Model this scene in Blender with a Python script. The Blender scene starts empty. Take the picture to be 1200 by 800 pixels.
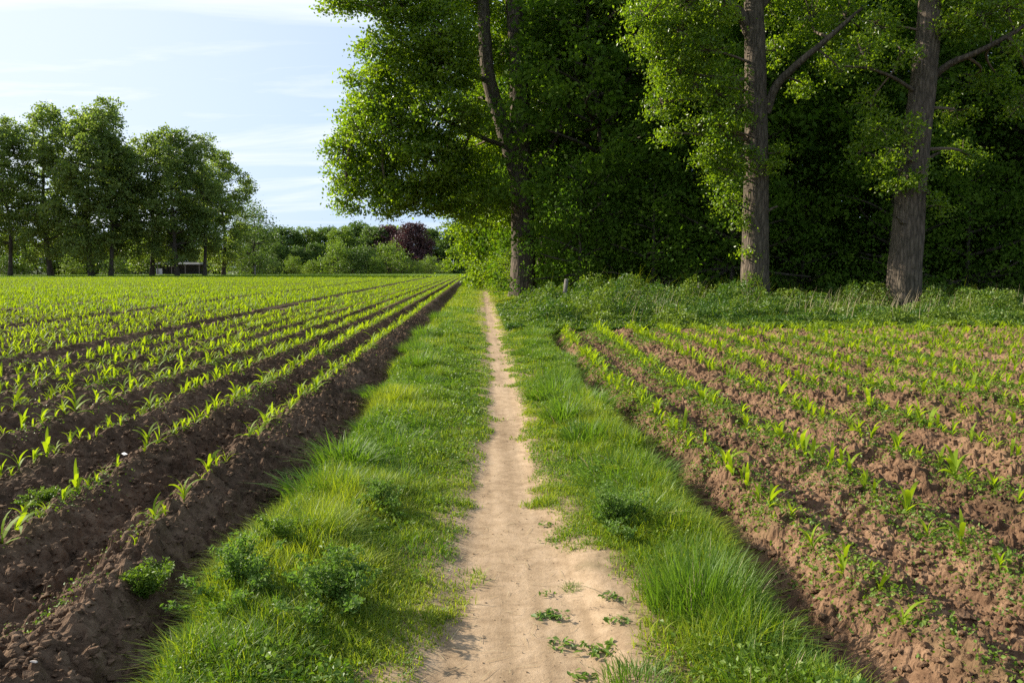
import bpy, math, random
import numpy as np

R = math.radians
rng = np.random.default_rng(7)
random.seed(7)
sc = bpy.context.scene
col = sc.collection
F = 933.0; CAM_H = 1.65; PITCH = R(5.27); YAW = R(2.58)
SUN_AZ = R(66)      # to the left of the path's direction (+Y)
SUN_EL = R(27)

def W(px, py, d):
    """world point at forward distance d seen at photo pixel (1200 x 800)"""
    u = (px-600)/F; v = (400-py)/F
    x = u; y = math.cos(PITCH)+v*math.sin(PITCH); z = -math.sin(PITCH)+v*math.cos(PITCH)
    X = x*math.cos(YAW)+y*math.sin(YAW); Y = -x*math.sin(YAW)+y*math.cos(YAW)
    return np.array([X*d/Y, d, CAM_H+z*d/Y])

def G(px, py, z=0.0):
    """ground point at photo pixel"""
    p = W(px, py, 1.0); k = (CAM_H-z)/(CAM_H-p[2])
    return np.array([p[0]*k, k, z])

# ------------------------------------------------------------------ noise
_perm = np.random.default_rng(3).permutation(4096)
def _h(ix, iy, s):
    return _perm[(ix*131 + _perm[(iy*17 + s*977) & 4095]) & 4095]/4096.0
def vn(x, y, s=0):
    ix = np.floor(x).astype(np.int64); iy = np.floor(y).astype(np.int64)
    fx = x-ix; fy = y-iy
    fx = fx*fx*fx*(fx*(fx*6-15)+10); fy = fy*fy*fy*(fy*(fy*6-15)+10)
    a = _h(ix, iy, s); b = _h(ix+1, iy, s); c = _h(ix, iy+1, s); d = _h(ix+1, iy+1, s)
    return (a+(b-a)*fx)*(1-fy)+(c+(d-c)*fx)*fy*1.0 - 0.5
def fbm(x, y, s=0, o=4):
    r = 0; a = 1.0
    for k in range(o):
        r = r+a*vn(x*1.0+k*13.7, y-k*7.3, s+k); x = x*2.03+y*0.31; y = y*2.03-x*0.05; a *= 0.5
    return r
def clods(x, y, cell, s, fill=0.75):
    """height of rounded lumps scattered on a jittered grid"""
    X = x/cell+.45*vn(x*1.7/cell, y*1.7/cell, s+9); Y = y/cell+.45*vn(x*1.7/cell+5, y*1.7/cell, s+10)
    ix = np.floor(X).astype(np.int64); iy = np.floor(Y).astype(np.int64)
    out = np.zeros_like(X)
    for dx in (-1, 0, 1):
        for dy in (-1, 0, 1):
            cx = ix+dx; cy = iy+dy
            r = _h(cx, cy, s+2)
            rad = np.where(r < fill, 0.25+0.5*r*r, 0.0)
            jx = cx+_h(cx, cy, s); jy = cy+_h(cx, cy, s+1)
            e = 0.7+0.6*_h(cx, cy, s+3)
            d2 = ((X-jx)*e)**2+((Y-jy)/e)**2
            h = np.sqrt(np.maximum(rad*rad-d2, 0))
            out = np.maximum(out, h*(0.6+0.7*_h(cx, cy, s+4)))
    return out*cell
def ss(a, b, x):
    t = np.clip((x-a)/(b-a), 0, 1); return t*t*(3-2*t)

# ------------------------------------------------------------------ lie of the land
def pc(y): return np.interp(y, [1, 3.1, 4, 6, 8.5, 12, 19, 30, 43, 73, 140, 200], [.08, .12, .15, .21, .32, .37, .41, .48, .56, .80, 1.25, 1.7])
def hl(y): return np.interp(y, [1, 3.1, 4, 6, 9, 40, 100], [.42, .36, .32, .25, .19, .18, .22])+0.035*vn(y*2.1, y*0, 5)+.03*vn(y*7.1, y*0, 6)
def hr(y): return np.interp(y, [1, 3.1, 4, 6, 9, 40, 100], [.48, .46, .40, .25, .19, .18, .22])+0.035*vn(y*2.3, y*0+9, 5)+.03*vn(y*6.1, y*0, 8)
def exl(y): return -1.32+0.12*vn(y*.45, y*0, 19)+0.10*vn(y*.9, y*0, 11)+.03*vn(y*4, y*0, 12)
def exr(y): return np.interp(y, [0, 4, 12, 19, 24], [1.50, 1.50, 1.52, 1.85, 2.1])+0.12*vn(y*1.1, y*0, 13)
def lrow(k, y):    # x of the k-th crop row left of the path
    return -2.03-0.75*k+np.interp(y, [1, 3, 4.2, 5.5, 9, 200], [.36, .27, .18, .08, 0, 0])*max(0, 1-k*.35)
RX = [1.93, 2.73, 3.6, 4.42, 5.25, 6.1, 6.95, 7.8, 8.65, 9.5, 10.35, 11.2, 12.05, 12.9, 13.75, 14.6, 15.45, 16.3, 17.2, 18.1]
def rrow(k, y): return RX[k]+np.interp(y, [0, 12, 20], [0, 0, .28])+.03*vn(y*.7, y*0+k, 15)
def field_back(x): return 20.6+0.35*vn(x*.6, x*0, 17)+.02*(x-2)

LEFT_END = 160.0
def lend(x): return np.clip(160+.5*x, 100, 160)
def height(x, y, detail=True):
    p = pc(y); z = np.zeros_like(x)
    dl = (p-hl(y))-x; dr = x-(p+hr(y))
    # path trodden hollow
    z += -0.035*(1-ss(-0.12, 0.12, np.maximum(dl, dr)))
    verge = ss(0, .5, np.maximum(dl, dr))
    z += verge*0.05*fbm(x*1.6, y*1.6, 21, 3)
    if detail: z += 0.012*fbm(x*5, y*5, 22, 3)*(.04+.96*verge)+.35*(.2+.8*verge)*clods(x, y, .05, 25, .5)*ss(-.15, .1, np.maximum(dl, dr))
    # ---- left field
    L = exl(y); t = L-x
    row1 = lrow(0, y)
    ph = (row1-x+.07*fbm(x*.5, y*.7, 35, 3))/0.75
    k = np.round(ph)
    lowk = np.floor(ph)
    amp = 0.065+0.03*_h(lowk.astype(np.int64), (lowk*0).astype(np.int64), 31)+0.03*(np.mod(lowk, 4) == 2)
    near = ss(2.2, 4.6, y+.3*vn(x, y, 8))
    ridge = 0.14-amp*(1-np.cos(2*np.pi*ph))*(0.35+.65*near)
    bank = -0.13+ (0.27+0.03)*ss(0.06, row1*-1+L, t)
    bank = np.where(t < 0.06, -0.13*ss(-0.12, 0.04, t), bank)
    zl = np.where(x > row1, bank, ridge)
    lm = ss(-0.12, 0.0, t)
    # furrow on the far side fades out
    endl = 1-ss(lend(x)-3, lend(x), y)
    zf = zl*endl
    if detail:
        soil = ss(0.0, 0.12, t)
        rough = 0.85+.45*ss(-.2, .3, np.cos(2*np.pi*ph+3.14))
        zf = zf+soil*(0.05*fbm(x*4, y*4, 41, 4)*rough+0.85*clods(x, y, .17, 43, .4)*(.3+rough*.5)+1.15*clods(x, y, .085, 53, .85)*rough+.9*clods(x, y, .036, 57, .9)-.035)
    else:
        zf = zf+0.02*fbm(x*1.7, y*1.7, 41, 3)*ss(0, .2, t)
    z = z*(1-lm)+zf*lm
    # ---- right field
    E = exr(y); u = x-E
    ph2 = (x-rrow(0, y))/0.83
    a2 = 0.03+0.02*_h(np.floor(ph2).astype(np.int64), 0*ph2.astype(np.int64), 33)
    top = 0.14-a2*(1-np.cos(2*np.pi*ph2))
    bank = -0.16+0.32*ss(0.03, .62, u)
    bank = np.where(u < .03, -0.17*ss(-0.16, 0.03, u), bank)
    zr = -.16+(top+.16)*ss(.03, .55, u); zr = np.where(u < .03, bank, zr)
    back = 1-ss(-0.5, 0.3, y-field_back(x))
    if detail:
        soil = ss(0.0, 0.15, u)*back
        big = 0.6+0.8*ss(-.1, .4, fbm(x*.8, y*.8, 61, 2))
        zr = zr+soil*(0.08*fbm(x*3.3, y*3.3, 62, 4)+0.95*clods(x, y, .2, 63, .4)*big+1.0*clods(x, y, .09, 68, .75)*big+.95*clods(x, y, .04, 73, .9)-.05)
    rm = ss(-0.16, 0.0, u)*back
    z = z*(1-rm)+zr*rm
    # bank of weeds and wood floor behind the right field
    wd = ss(0, 1.5, y-field_back(x))*ss(.5, 3, dr)
    z = z+wd*(0.08+.06*fbm(x*.7, y*.7, 81, 2))
    return z

# ------------------------------------------------------------------ mesh helpers
def tag(o, label=None, cat=None, group=None, kind=None):
    if label: o['label'] = label
    if cat: o['category'] = cat
    if group: o['group'] = group
    if kind: o['kind'] = kind
    return o
def mesh_np(name, V, Q, mats, attrs=None, smooth=False, midx=None):
    me = bpy.data.meshes.new(name)
    V = np.ascontiguousarray(V, np.float32); Q = np.ascontiguousarray(Q, np.int32)
    n = Q.shape[1]
    me.vertices.add(len(V)); me.vertices.foreach_set('co', V.ravel())
    me.loops.add(Q.size); me.loops.foreach_set('vertex_index', Q.ravel())
    me.polygons.add(len(Q)); me.polygons.foreach_set('loop_start', np.arange(0, Q.size, n, dtype=np.int32))
    if midx is not None: me.polygons.foreach_set('material_index', np.ascontiguousarray(midx, np.int32))
    me.polygons.foreach_set('use_smooth', np.full(len(Q), smooth))
    for k, a in (attrs or {}).items():
        at = me.attributes.new(k, 'FLOAT', 'POINT'); at.data.foreach_set('value', np.ascontiguousarray(a, np.float32))
    for m in (mats if isinstance(mats, (list, tuple)) else [mats]): me.materials.append(m)
    me.update(calc_edges=True)
    return me
def obj(name, me, parent=None, loc=None):
    o = bpy.data.objects.new(name, me); col.objects.link(o)
    if parent is not None: o.parent = parent
    if loc is not None: o.location = loc
    return o
def empty(name, loc, rz=0, s=1.0):
    o = bpy.data.objects.new(name, None); col.objects.link(o)
    o.location = [float(a) for a in loc]; o.rotation_euler = (0, 0, rz); o.scale = (s, s, s); o.empty_display_size = .1
    return o
def copy_tree(o, parent=None):
    c = o.copy(); col.objects.link(c)
    if parent is not None: c.parent = parent
    for ch in list(o.children): copy_tree(ch, c)
    return c

class MB:
    """collects quads"""
    def __init__(s): s.V = []; s.Q = []; s.A = []; s.M = []; s.n = 0
    def add(s, V, Q, var=0.5, m=0):
        V = np.asarray(V, float).reshape(-1, 3); Q = np.asarray(Q, int)
        s.V.append(V); s.Q.append(Q+s.n); s.A.append(np.broadcast_to(np.asarray(var, float), (len(V),))); s.M.append(np.full(len(Q), m)); s.n += len(V)
    def mesh(s, name, mats, smooth=False):
        return mesh_np(name, np.concatenate(s.V), np.concatenate(s.Q), mats, {'var': np.concatenate(s.A)}, smooth, np.concatenate(s.M))
    def tube(s, pts, rad, n=8, var=0.5, m=0, wob=0.0, r=None):
        pts = np.asarray(pts, float); rad = np.asarray(rad, float)
        T = np.gradient(pts, axis=0); T /= np.linalg.norm(T, axis=1)[:, None]+1e-9
        ref = np.array([0.31, 0.95, 0.05]) if abs(T[0][2]) > .7 else np.array([0.05, 0.1, 1.0])
        A = np.cross(T, ref); A /= np.linalg.norm(A, axis=1)[:, None]+1e-9
        B = np.cross(T, A)
        th = np.arange(n)*2*np.pi/n
        k = len(pts)
        rr = rad[:, None]*np.ones((1, n))
        if wob: rr = rr*(1+wob*(np.sin(th*3+1)[None]*.5+np.sin(th*5+2.1+np.arange(k)[:, None]*.05)*.4+(r or rng).normal(size=(k, n))*.18))
        V = pts[:, None]+A[:, None]*(np.cos(th)[None, :, None]*rr[:, :, None])+B[:, None]*(np.sin(th)[None, :, None]*rr[:, :, None])
        i = np.arange(k-1)[:, None]*n; j = np.arange(n)[None]; j2 = (j+1) % n
        Q = np.stack([i+j, i+j2, i+n+j2, i+n+j], -1).reshape(-1, 4)
        s.add(V.reshape(-1, 3), Q, var, m)
    def box(s, c, d, rz=0, tx=0, m=0, var=.5, ty=0):
        c = np.asarray(c, float); d = np.asarray(d, float)/2
        P = np.array([[x, y, z] for x in (-1, 1) for y in (-1, 1) for z in (-1, 1)])*d
        ca, sa = math.cos(tx), math.sin(tx); P = P@np.array([[1, 0, 0], [0, ca, sa], [0, -sa, ca]])
        ca, sa = math.cos(ty), math.sin(ty); P = P@np.array([[ca, 0, -sa], [0, 1, 0], [sa, 0, ca]])
        ca, sa = math.cos(rz), math.sin(rz); P = P@np.array([[ca, sa, 0], [-sa, ca, 0], [0, 0, 1]])
        s.add(P+c, [[0, 1, 3, 2], [4, 6, 7, 5], [0, 4, 5, 1], [2, 3, 7, 6], [0, 2, 6, 4], [1, 5, 7, 3]], var, m)

def unit(a): return a/(np.linalg.norm(a, axis=-1, keepdims=True)+1e-9)

def leaf_quads(P, size, r, up=0.25, droop=0.3, aspect=.62):
    """one bent diamond per point"""
    n = len(P); size = np.broadcast_to(size, (n,))[:, None]
    N = unit(r.normal(size=(n, 3))+np.array([0, 0, up]))
    D = r.normal(size=(n, 3))+np.array([0, 0, -droop]); D = unit(D-N*np.sum(D*N, 1)[:, None])
    S = np.cross(N, D)
    L = size*(.55+.9*r.random((n, 1)))
    a = P-D*L*.5; b = P+S*L*aspect*.5-D*L*.05+N*L*.08; c = P+D*L*.5-N*L*.06; d = P-S*L*aspect*.5-D*L*.05+N*L*.08
    V = np.stack([a, b, c, d], 1).reshape(-1, 3)
    return V, np.arange(4*n).reshape(-1, 4)

def blades(P, h, w, lean, r, seg=3, az=None):
    """grass blades: strips of quads; P roots, h height, w width, lean 0..1.5"""
    n = len(P); h = np.broadcast_to(h, (n,)); w = np.broadcast_to(w, (n,)); lean = np.broadcast_to(lean, (n,))
    a = r.random(n)*2*np.pi if az is None else az
    D = np.stack([np.cos(a), np.sin(a), 0*a], 1)
    f = a+np.pi/2+r.normal(size=n)*.5
    S = np.stack([np.cos(f), np.sin(f), 0*f], 1)
    lv = []
    for i in range(seg+1):
        t = i/seg
        c = P+D*(h*lean*t**1.8)[:, None]+np.array([0, 0, 1])*(h*(t-lean*.38*t*t))[:, None]
        ww = (w*(1-t**1.6)*.5+.0004)[:, None]
        lv += [c-S*ww, c+S*ww]
    V = np.stack(lv, 1).reshape(-1, 3)
    q = np.array([[2*i, 2*i+1, 2*i+3, 2*i+2] for i in range(seg)])
    Q = (np.arange(n)*(2*seg+2))[:, None, None]+q[None]
    return V, Q.reshape(-1, 4)

def repl(TV, TQ, P, ang, scl, tiltx=None):
    """replicate a template at many places in one mesh"""
    n = len(P); ca = np.cos(ang)[:, None]; sa = np.sin(ang)[:, None]
    x = TV[None, :, 0]; y = TV[None, :, 1]; z = TV[None, :, 2]
    V = np.stack([x*ca-y*sa, x*sa+y*ca, z+0*ca], -1)*scl[:, None, None]+P[:, None]
    Q = TQ[None]+(np.arange(n)*len(TV))[:, None, None]
    return V.reshape(-1, 3), Q.reshape(-1, 4)

# ------------------------------------------------------------------ materials
def new_mat(name):
    m = bpy.data.materials.new(name); m.use_nodes = True
    nt = m.node_tree; nt.nodes.clear()
    return m, nt, nt.nodes, nt.links
def ramp(nd, stops):
    r = nd.new('ShaderNodeValToRGB'); e = r.color_ramp.elements
    while len(e) < len(stops): e.new(0.5)
    for i, (p, c) in enumerate(stops): e[i].position = p; e[i].color = (*c, 1)
    return r
def leaf_mat(name, c0, c1, trans=.42, tcol=None, rough=.45, spec=.35, objvar=.0):
    """c0..c1 colour range driven by the leaf's own variation"""
    m, nt, nd, lk = new_mat(name)
    at = nd.new('ShaderNodeAttribute'); at.attribute_name = 'var'
    src = at.outputs['Fac']
    if objvar:
        oi = nd.new('ShaderNodeObjectInfo'); mm = nd.new('ShaderNodeMath'); mm.operation = 'MULTIPLY_ADD'
        lk.new(oi.outputs['Random'], mm.inputs[0]); mm.inputs[1].default_value = objvar; lk.new(src, mm.inputs[2]); src = mm.outputs[0]
    rp = ramp(nd, [(0.0, c0), (1.0, c1)]); lk.new(src, rp.inputs[0])
    p = nd.new('ShaderNodeBsdfPrincipled'); p.inputs['Roughness'].default_value = rough
    p.inputs['Specular IOR Level'].default_value = spec
    lk.new(rp.outputs[0], p.inputs['Base Color'])
    t = nd.new('ShaderNodeBsdfTranslucent')
    mx = nd.new('ShaderNodeMix'); mx.data_type = 'RGBA'; mx.blend_type = 'MULTIPLY'; mx.inputs[0].default_value = 1
    tc = tcol or (1.5, 1.6, .55)
    lk.new(rp.outputs[0], mx.inputs[6]); mx.inputs[7].default_value = (*tc, 1)
    lk.new(mx.outputs[2], t.inputs['Color'])
    ms = nd.new('ShaderNodeMixShader'); ms.inputs[0].default_value = trans
    lk.new(p.outputs[0], ms.inputs[1]); lk.new(t.outputs[0], ms.inputs[2])
    o = nd.new('ShaderNodeOutputMaterial'); lk.new(ms.outputs[0], o.inputs[0])
    return m
def soil_mat(name, dark, mid, light, scale=7, bump=.6, dist=.012, rough=.95, green=None, streak=False):
    m, nt, nd, lk = new_mat(name)
    tc = nd.new('ShaderNodeTexCoord')
    n1 = nd.new('ShaderNodeTexNoise'); n1.inputs['Scale'].default_value = scale; n1.inputs['Detail'].default_value = 9; n1.inputs['Roughness'].default_value = .65
    n2 = nd.new('ShaderNodeTexNoise'); n2.inputs['Scale'].default_value = 70; n2.inputs['Detail'].default_value = 5; n2.inputs['Roughness'].default_value = .7
    n3 = nd.new('ShaderNodeTexNoise'); n3.inputs['Scale'].default_value = .7; n3.inputs['Detail'].default_value = 3
    for n in (n1, n2, n3): lk.new(tc.outputs['Object'], n.inputs['Vector'])
    rp = ramp(nd, [(.3, dark), (.5, mid), (.72, light)]); 
    mm = nd.new('ShaderNodeMath'); mm.operation = 'MULTIPLY_ADD'; mm.inputs[1].default_value = .35
    s2 = nd.new('ShaderNodeMath'); s2.operation = 'MULTIPLY_ADD'; s2.inputs[1].default_value = .6; 
    lk.new(n3.outputs[0], s2.inputs[0]); lk.new(n1.outputs[0], s2.inputs[2])
    lk.new(n2.outputs[0], mm.inputs[0]); lk.new(s2.outputs[0], mm.inputs[2])
    sb = nd.new('ShaderNodeMath'); sb.operation = 'SUBTRACT'; sb.inputs[1].default_value = .475; lk.new(mm.outputs[0], sb.inputs[0])
    lk.new(sb.outputs[0], rp.inputs[0])
    c = rp.outputs[0]
    if streak:
        mp = nd.new('ShaderNodeMapping'); mp.inputs['Scale'].default_value = (9, .45, 1); lk.new(tc.outputs['Object'], mp.inputs[0])
        n4 = nd.new('ShaderNodeTexNoise'); n4.inputs['Scale'].default_value = 1; n4.inputs['Detail'].default_value = 5; lk.new(mp.outputs[0], n4.inputs['Vector'])
        r4 = ramp(nd, [(.35, (.80, .78, .75)), (.62, (1.06, 1.05, 1.04))]); lk.new(n4.outputs[0], r4.inputs[0])
        m4 = nd.new('ShaderNodeMix'); m4.data_type = 'RGBA'; m4.blend_type = 'MULTIPLY'; m4.inputs[0].default_value = 1; lk.new(c, m4.inputs[6]); lk.new(r4.outputs[0], m4.inputs[7]); c = m4.outputs[2]
        v5 = nd.new('ShaderNodeTexVoronoi'); v5.inputs['Scale'].default_value = 34; lk.new(tc.outputs['Object'], v5.inputs['Vector'])
        r5 = ramp(nd, [(.09, (.55, .5, .45)), (.16, (1, 1, 1))]); lk.new(v5.outputs['Distance'], r5.inputs[0])
        m5 = nd.new('ShaderNodeMix'); m5.data_type = 'RGBA'; m5.blend_type = 'MULTIPLY'; m5.inputs[0].default_value = .6; lk.new(c, m5.inputs[6]); lk.new(r5.outputs[0], m5.inputs[7]); c = m5.outputs[2]
    if green:
        at = nd.new('ShaderNodeAttribute'); at.attribute_name = 'cover'
        mx = nd.new('ShaderNodeMix'); mx.data_type = 'RGBA'; lk.new(at.outputs['Fac'], mx.inputs[0]); lk.new(c, mx.inputs[6])
        gr = ramp(nd, [(.3, green[0]), (.7, green[1])]); lk.new(n1.outputs[0], gr.inputs[0]); lk.new(gr.outputs[0], mx.inputs[7]); c = mx.outputs[2]
    p = nd.new('ShaderNodeBsdfPrincipled'); p.inputs['Roughness'].default_value = rough; p.inputs['Specular IOR Level'].default_value = .12
    lk.new(c, p.inputs['Base Color'])
    b = nd.new('ShaderNodeBump'); b.inputs['Strength'].default_value = bump; b.inputs['Distance'].default_value = dist
    ad = nd.new('ShaderNodeMath'); ad.operation = 'MULTIPLY_ADD'; ad.inputs[1].default_value = .5; lk.new(n2.outputs[0], ad.inputs[0]); lk.new(n1.outputs[0], ad.inputs[2])
    lk.new(ad.outputs[0], b.inputs['Height']); lk.new(b.outputs[0], p.inputs['Normal'])
    o = nd.new('ShaderNodeOutputMaterial'); lk.new(p.outputs[0], o.inputs[0])
    return m
def bark_mat(name, dark, light, sx=9, sz=1.3, bump=1.0, dist=.05):
    m, nt, nd, lk = new_mat(name)
    tc = nd.new('ShaderNodeTexCoord'); mp = nd.new('ShaderNodeMapping'); mp.inputs['Scale'].default_value = (sx, sx, sz)
    lk.new(tc.outputs['Object'], mp.inputs[0])
    n1 = nd.new('ShaderNodeTexNoise'); n1.inputs['Scale'].default_value = 1; n1.inputs['Detail'].default_value = 8; n1.inputs['Roughness'].default_value = .6; n1.inputs['Distortion'].default_value = .6
    lk.new(mp.outputs[0], n1.inputs['Vector'])
    v = nd.new('ShaderNodeTexVoronoi'); v.feature = 'DISTANCE_TO_EDGE'; v.inputs['Scale'].default_value = .9
    mpn = nd.new('ShaderNodeMix'); mpn.data_type = 'RGBA'; mpn.inputs[0].default_value = .25; lk.new(mp.outputs[0], mpn.inputs[6]); lk.new(n1.outputs['Color'], mpn.inputs[7]); lk.new(mpn.outputs[2], v.inputs['Vector'])
    n2 = nd.new('ShaderNodeTexNoise'); n2.inputs['Scale'].default_value = 1.2; n2.inputs['Detail'].default_value = 4; lk.new(tc.outputs['Object'], n2.inputs['Vector'])
    mu = nd.new('ShaderNodeMath'); mu.operation = 'MULTIPLY_ADD'; mu.inputs[1].default_value = .9; lk.new(v.outputs['Distance'], mu.inputs[0]); 
    m2 = nd.new('ShaderNodeMath'); m2.operation = 'MULTIPLY'; m2.inputs[1].default_value = .8; lk.new(n1.outputs[0], m2.inputs[0]); lk.new(m2.outputs[0], mu.inputs[2])
    rp = ramp(nd, [(.2, dark), (.75, light)]); lk.new(mu.outputs[0], rp.inputs[0])
    mx = nd.new('ShaderNodeMix'); mx.data_type = 'RGBA'; mx.blend_type = 'MULTIPLY'; mx.inputs[0].default_value = .5
    r2 = ramp(nd, [(.35, (.55, .6, .5)), (.65, (1.1, 1.05, 1.0))]); lk.new(n2.outputs[0], r2.inputs[0])
    lk.new(rp.outputs[0], mx.inputs[6]); lk.new(r2.outputs[0], mx.inputs[7])
    p = nd.new('ShaderNodeBsdfPrincipled'); p.inputs['Roughness'].default_value = .9; p.inputs['Specular IOR Level'].default_value = .15
    lk.new(mx.outputs[2], p.inputs['Base Color'])
    b = nd.new('ShaderNodeBump'); b.inputs['Strength'].default_value = bump; b.inputs['Distance'].default_value = dist
    lk.new(mu.outputs[0], b.inputs['Height']); lk.new(b.outputs[0], p.inputs['Normal'])
    o = nd.new('ShaderNodeOutputMaterial'); lk.new(p.outputs[0], o.inputs[0])
    return m
def plain(name, c, rough=.7, n=.15, sc_=6):
    m, nt, nd, lk = new_mat(name)
    tc = nd.new('ShaderNodeTexCoord'); n1 = nd.new('ShaderNodeTexNoise'); n1.inputs['Scale'].default_value = sc_; n1.inputs['Detail'].default_value = 5; lk.new(tc.outputs['Object'], n1.inputs['Vector'])
    rp = ramp(nd, [(.3, tuple(a*(1-n) for a in c)), (.7, tuple(min(1, a*(1+n)) for a in c))]); lk.new(n1.outputs[0], rp.inputs[0])
    p = nd.new('ShaderNodeBsdfPrincipled'); p.inputs['Roughness'].default_value = rough; lk.new(rp.outputs[0], p.inputs['Base Color'])
    o = nd.new('ShaderNodeOutputMaterial'); lk.new(p.outputs[0], o.inputs[0])
    return m

GREEN = ((.07, .06, .025), (.12, .10, .04))
M_path = soil_mat('trodden_sand', (.245, .17, .102), (.335, .24, .148), (.41, .30, .195), 10, .8, .008, streak=True)
M_verge = soil_mat('verge_earth', (.245, .17, .102), (.335, .24, .148), (.41, .30, .195), 10, .8, .008, green=GREEN, streak=True)
M_soilL = soil_mat('dark_plough_soil', (.05, .031, .018), (.11, .067, .04), (.20, .13, .08), 9, 1.0, .02, green=GREEN)
M_soilR = soil_mat('red_plough_soil', (.07, .038, .021), (.15, .086, .048), (.255, .155, .09), 9, 1.0, .02, green=GREEN)
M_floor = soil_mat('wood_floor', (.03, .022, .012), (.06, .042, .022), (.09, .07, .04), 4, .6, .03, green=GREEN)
M_ground = soil_mat('meadow_ground', (.03, .045, .012), (.05, .07, .02), (.08, .10, .03), .3, .5, .05)
M_grass = leaf_mat('grass', (.075, .16, .010), (.30, .34, .03), .45, (1.5, 1.5, .5), .5, .3)
M_grass2 = leaf_mat('tussock_grass', (.06, .13, .014), (.15, .24, .03), .45, (1.45, 1.5, .5), .5, .3, .3)
M_straw = leaf_mat('dry_straw', (.35, .27, .15), (.5, .42, .26), .25, (1.1, 1, .8), .6, .2)
M_corn = leaf_mat('maize_leaf', (.08, .17, .014), (.22, .31, .02), .52, (1.7, 1.55, .4), .6, .15, .25)
M_weed = leaf_mat('weed_leaf', (.07, .14, .014), (.17, .24, .03), .38, (1.4, 1.5, .5), .5, .3)
M_mug = leaf_mat('mugwort_leaf', (.055, .115, .018), (.17, .25, .05), .42, (1.3, 1.5, .6), .55, .3)
M_hedge = leaf_mat('bramble_leaf', (.05, .11, .012), (.165, .225, .026), .36, (1.45, 1.5, .5), .5, .35)
M_pop = leaf_mat('poplar_leaf', (.075, .145, .010), (.23, .30, .02), .53, (1.6, 1.7, .5), .38, .45)
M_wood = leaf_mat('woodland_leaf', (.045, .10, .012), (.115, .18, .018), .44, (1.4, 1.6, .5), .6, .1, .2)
M_far = leaf_mat('distant_leaf', (.045, .095, .015), (.12, .18, .035), .30, (1.5, 1.6, .6), .5, .3, .35)
M_farl = leaf_mat('pale_distant_leaf', (.09, .16, .02), (.18, .24, .035), .36, (1.5, 1.6, .6), .5, .3, .25)
M_copper = leaf_mat('copper_beech_leaf', (.05, .026, .026), (.11, .06, .055), .25, (1.4, .9, .9), .5, .3)
M_row = leaf_mat('row_poplar_leaf', (.08, .14, .03), (.22, .27, .065), .5, (1.4, 1.5, .6), .45, .35, .15)
M_bark = bark_mat('poplar_bark', (.03, .025, .019), (.165, .128, .095), 12, 2.6, 1.0, .09)
M_barkd = bark_mat('dark_bark', (.03, .024, .018), (.11, .09, .07), 7, 1.2, 1.0, .04)
M_twig = plain('twig_bark', (.12, .085, .055), .9)
M_postw = plain('weathered_post', (.17, .15, .125), .9, .3, 20)
M_stone = plain('pale_stone', (.5, .44, .38), .85, .3, 25)
M_white = plain('white_sheet', (.6, .6, .6), .5, .06, 2)
M_shade = plain('shade_toned_boards', (.05, .052, .052), .9, .3, 3)  # near-black colour paints the shade inside the shelter's open front
M_clod = M_soilR

# ------------------------------------------------------------------ ground meshes
def graded(stops):
    """[(x0, step0), (x1, step1) ...] -> monotone coordinates with the step interpolated"""
    xs = [stops[0][0]]
    X = [s[0] for s in stops]; S = [s[1] for s in stops]
    while xs[-1] < X[-1]: xs.append(xs[-1]+float(np.interp(xs[-1], X, S)))
    return np.array(xs)

def grid_split(xs, ys, detail, zoff=None, classes=None):
    Xg, Yg = np.meshgrid(xs, ys)
    Z = height(Xg, Yg, detail)
    if zoff is not None: Z = Z+zoff(Xg, Yg)
    nx = len(xs); ny = len(ys)
    V = np.stack([Xg, Yg, Z], -1).reshape(-1, 3)
    i = (np.arange(ny-1)[:, None]*nx+np.arange(nx-1)[None])
    Q = np.stack([i, i+1, i+nx+1, i+nx], -1).reshape(-1, 4)
    cx = ((Xg[:-1, :-1]+Xg[1:, 1:])/2).ravel(); cy = ((Yg[:-1, :-1]+Yg[1:, 1:])/2).ravel()
    cls = classes(cx, cy)
    return V, Q, cls
def classify(x, y):
    c = np.full(x.shape, 1)                                   # verge
    p = pc(y)
    c[(x > p-hl(y)) & (x < p+hr(y))] = 0                      # path
    c[(x < exl(y)+.02) & (y < lend(x))] = 2                            # left field
    c[(x > exr(y)-.02) & (y < field_back(x))] = 3             # right field
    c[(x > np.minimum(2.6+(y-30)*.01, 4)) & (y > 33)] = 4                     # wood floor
    return c
def cover(V):
    x, y = V[:, 0], V[:, 1]; p = pc(y)
    d = np.maximum((p-hl(y))-x, x-(p+hr(y)))
    base = ss(.02, .4, d+.35*fbm(x*4, y*4, 91, 4))*(.85)
    inl = x < exl(y)-.05; inr = (x > exr(y)+.05) & (y < field_back(x))
    ph = (x-rrow(0, y))/.83; band = np.exp(-((ph-np.round(ph))/.22)**2)
    phl = (lrow(0, y)-x)/.75; bl = np.exp(-((phl-np.round(phl))/.16)**2)*(x < lrow(0, y)+.1)
    g = ss(.0, .35, fbm(x*2.2, y*2.2, 92, 4)+.25*band+.02)*band*.75
    gl = ss(.1, .5, fbm(x*2, y*2, 93, 4)+.3*bl)*bl*.35
    return np.where(inl, gl*.4, np.where(inr, g*.4, base))
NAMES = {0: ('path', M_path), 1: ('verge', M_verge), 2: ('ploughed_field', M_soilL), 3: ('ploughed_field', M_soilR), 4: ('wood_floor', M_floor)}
LBL = {0: 'narrow trodden path of pale sandy earth running straight ahead', 1: 'earth of the grassy verges on both sides of the path',
       2: 'dark ridged soil of the left field under rows of maize', 3: 'cloddy reddish soil of the field right of the path', 4: 'dark floor of the wood'}
xs = graded([(-32, .09), (-9, .045), (-3.2, .016), (-1.0, .011), (3.4, .011), (6, .02), (12, .05), (25, .1)])
ys = [1.3]
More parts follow.
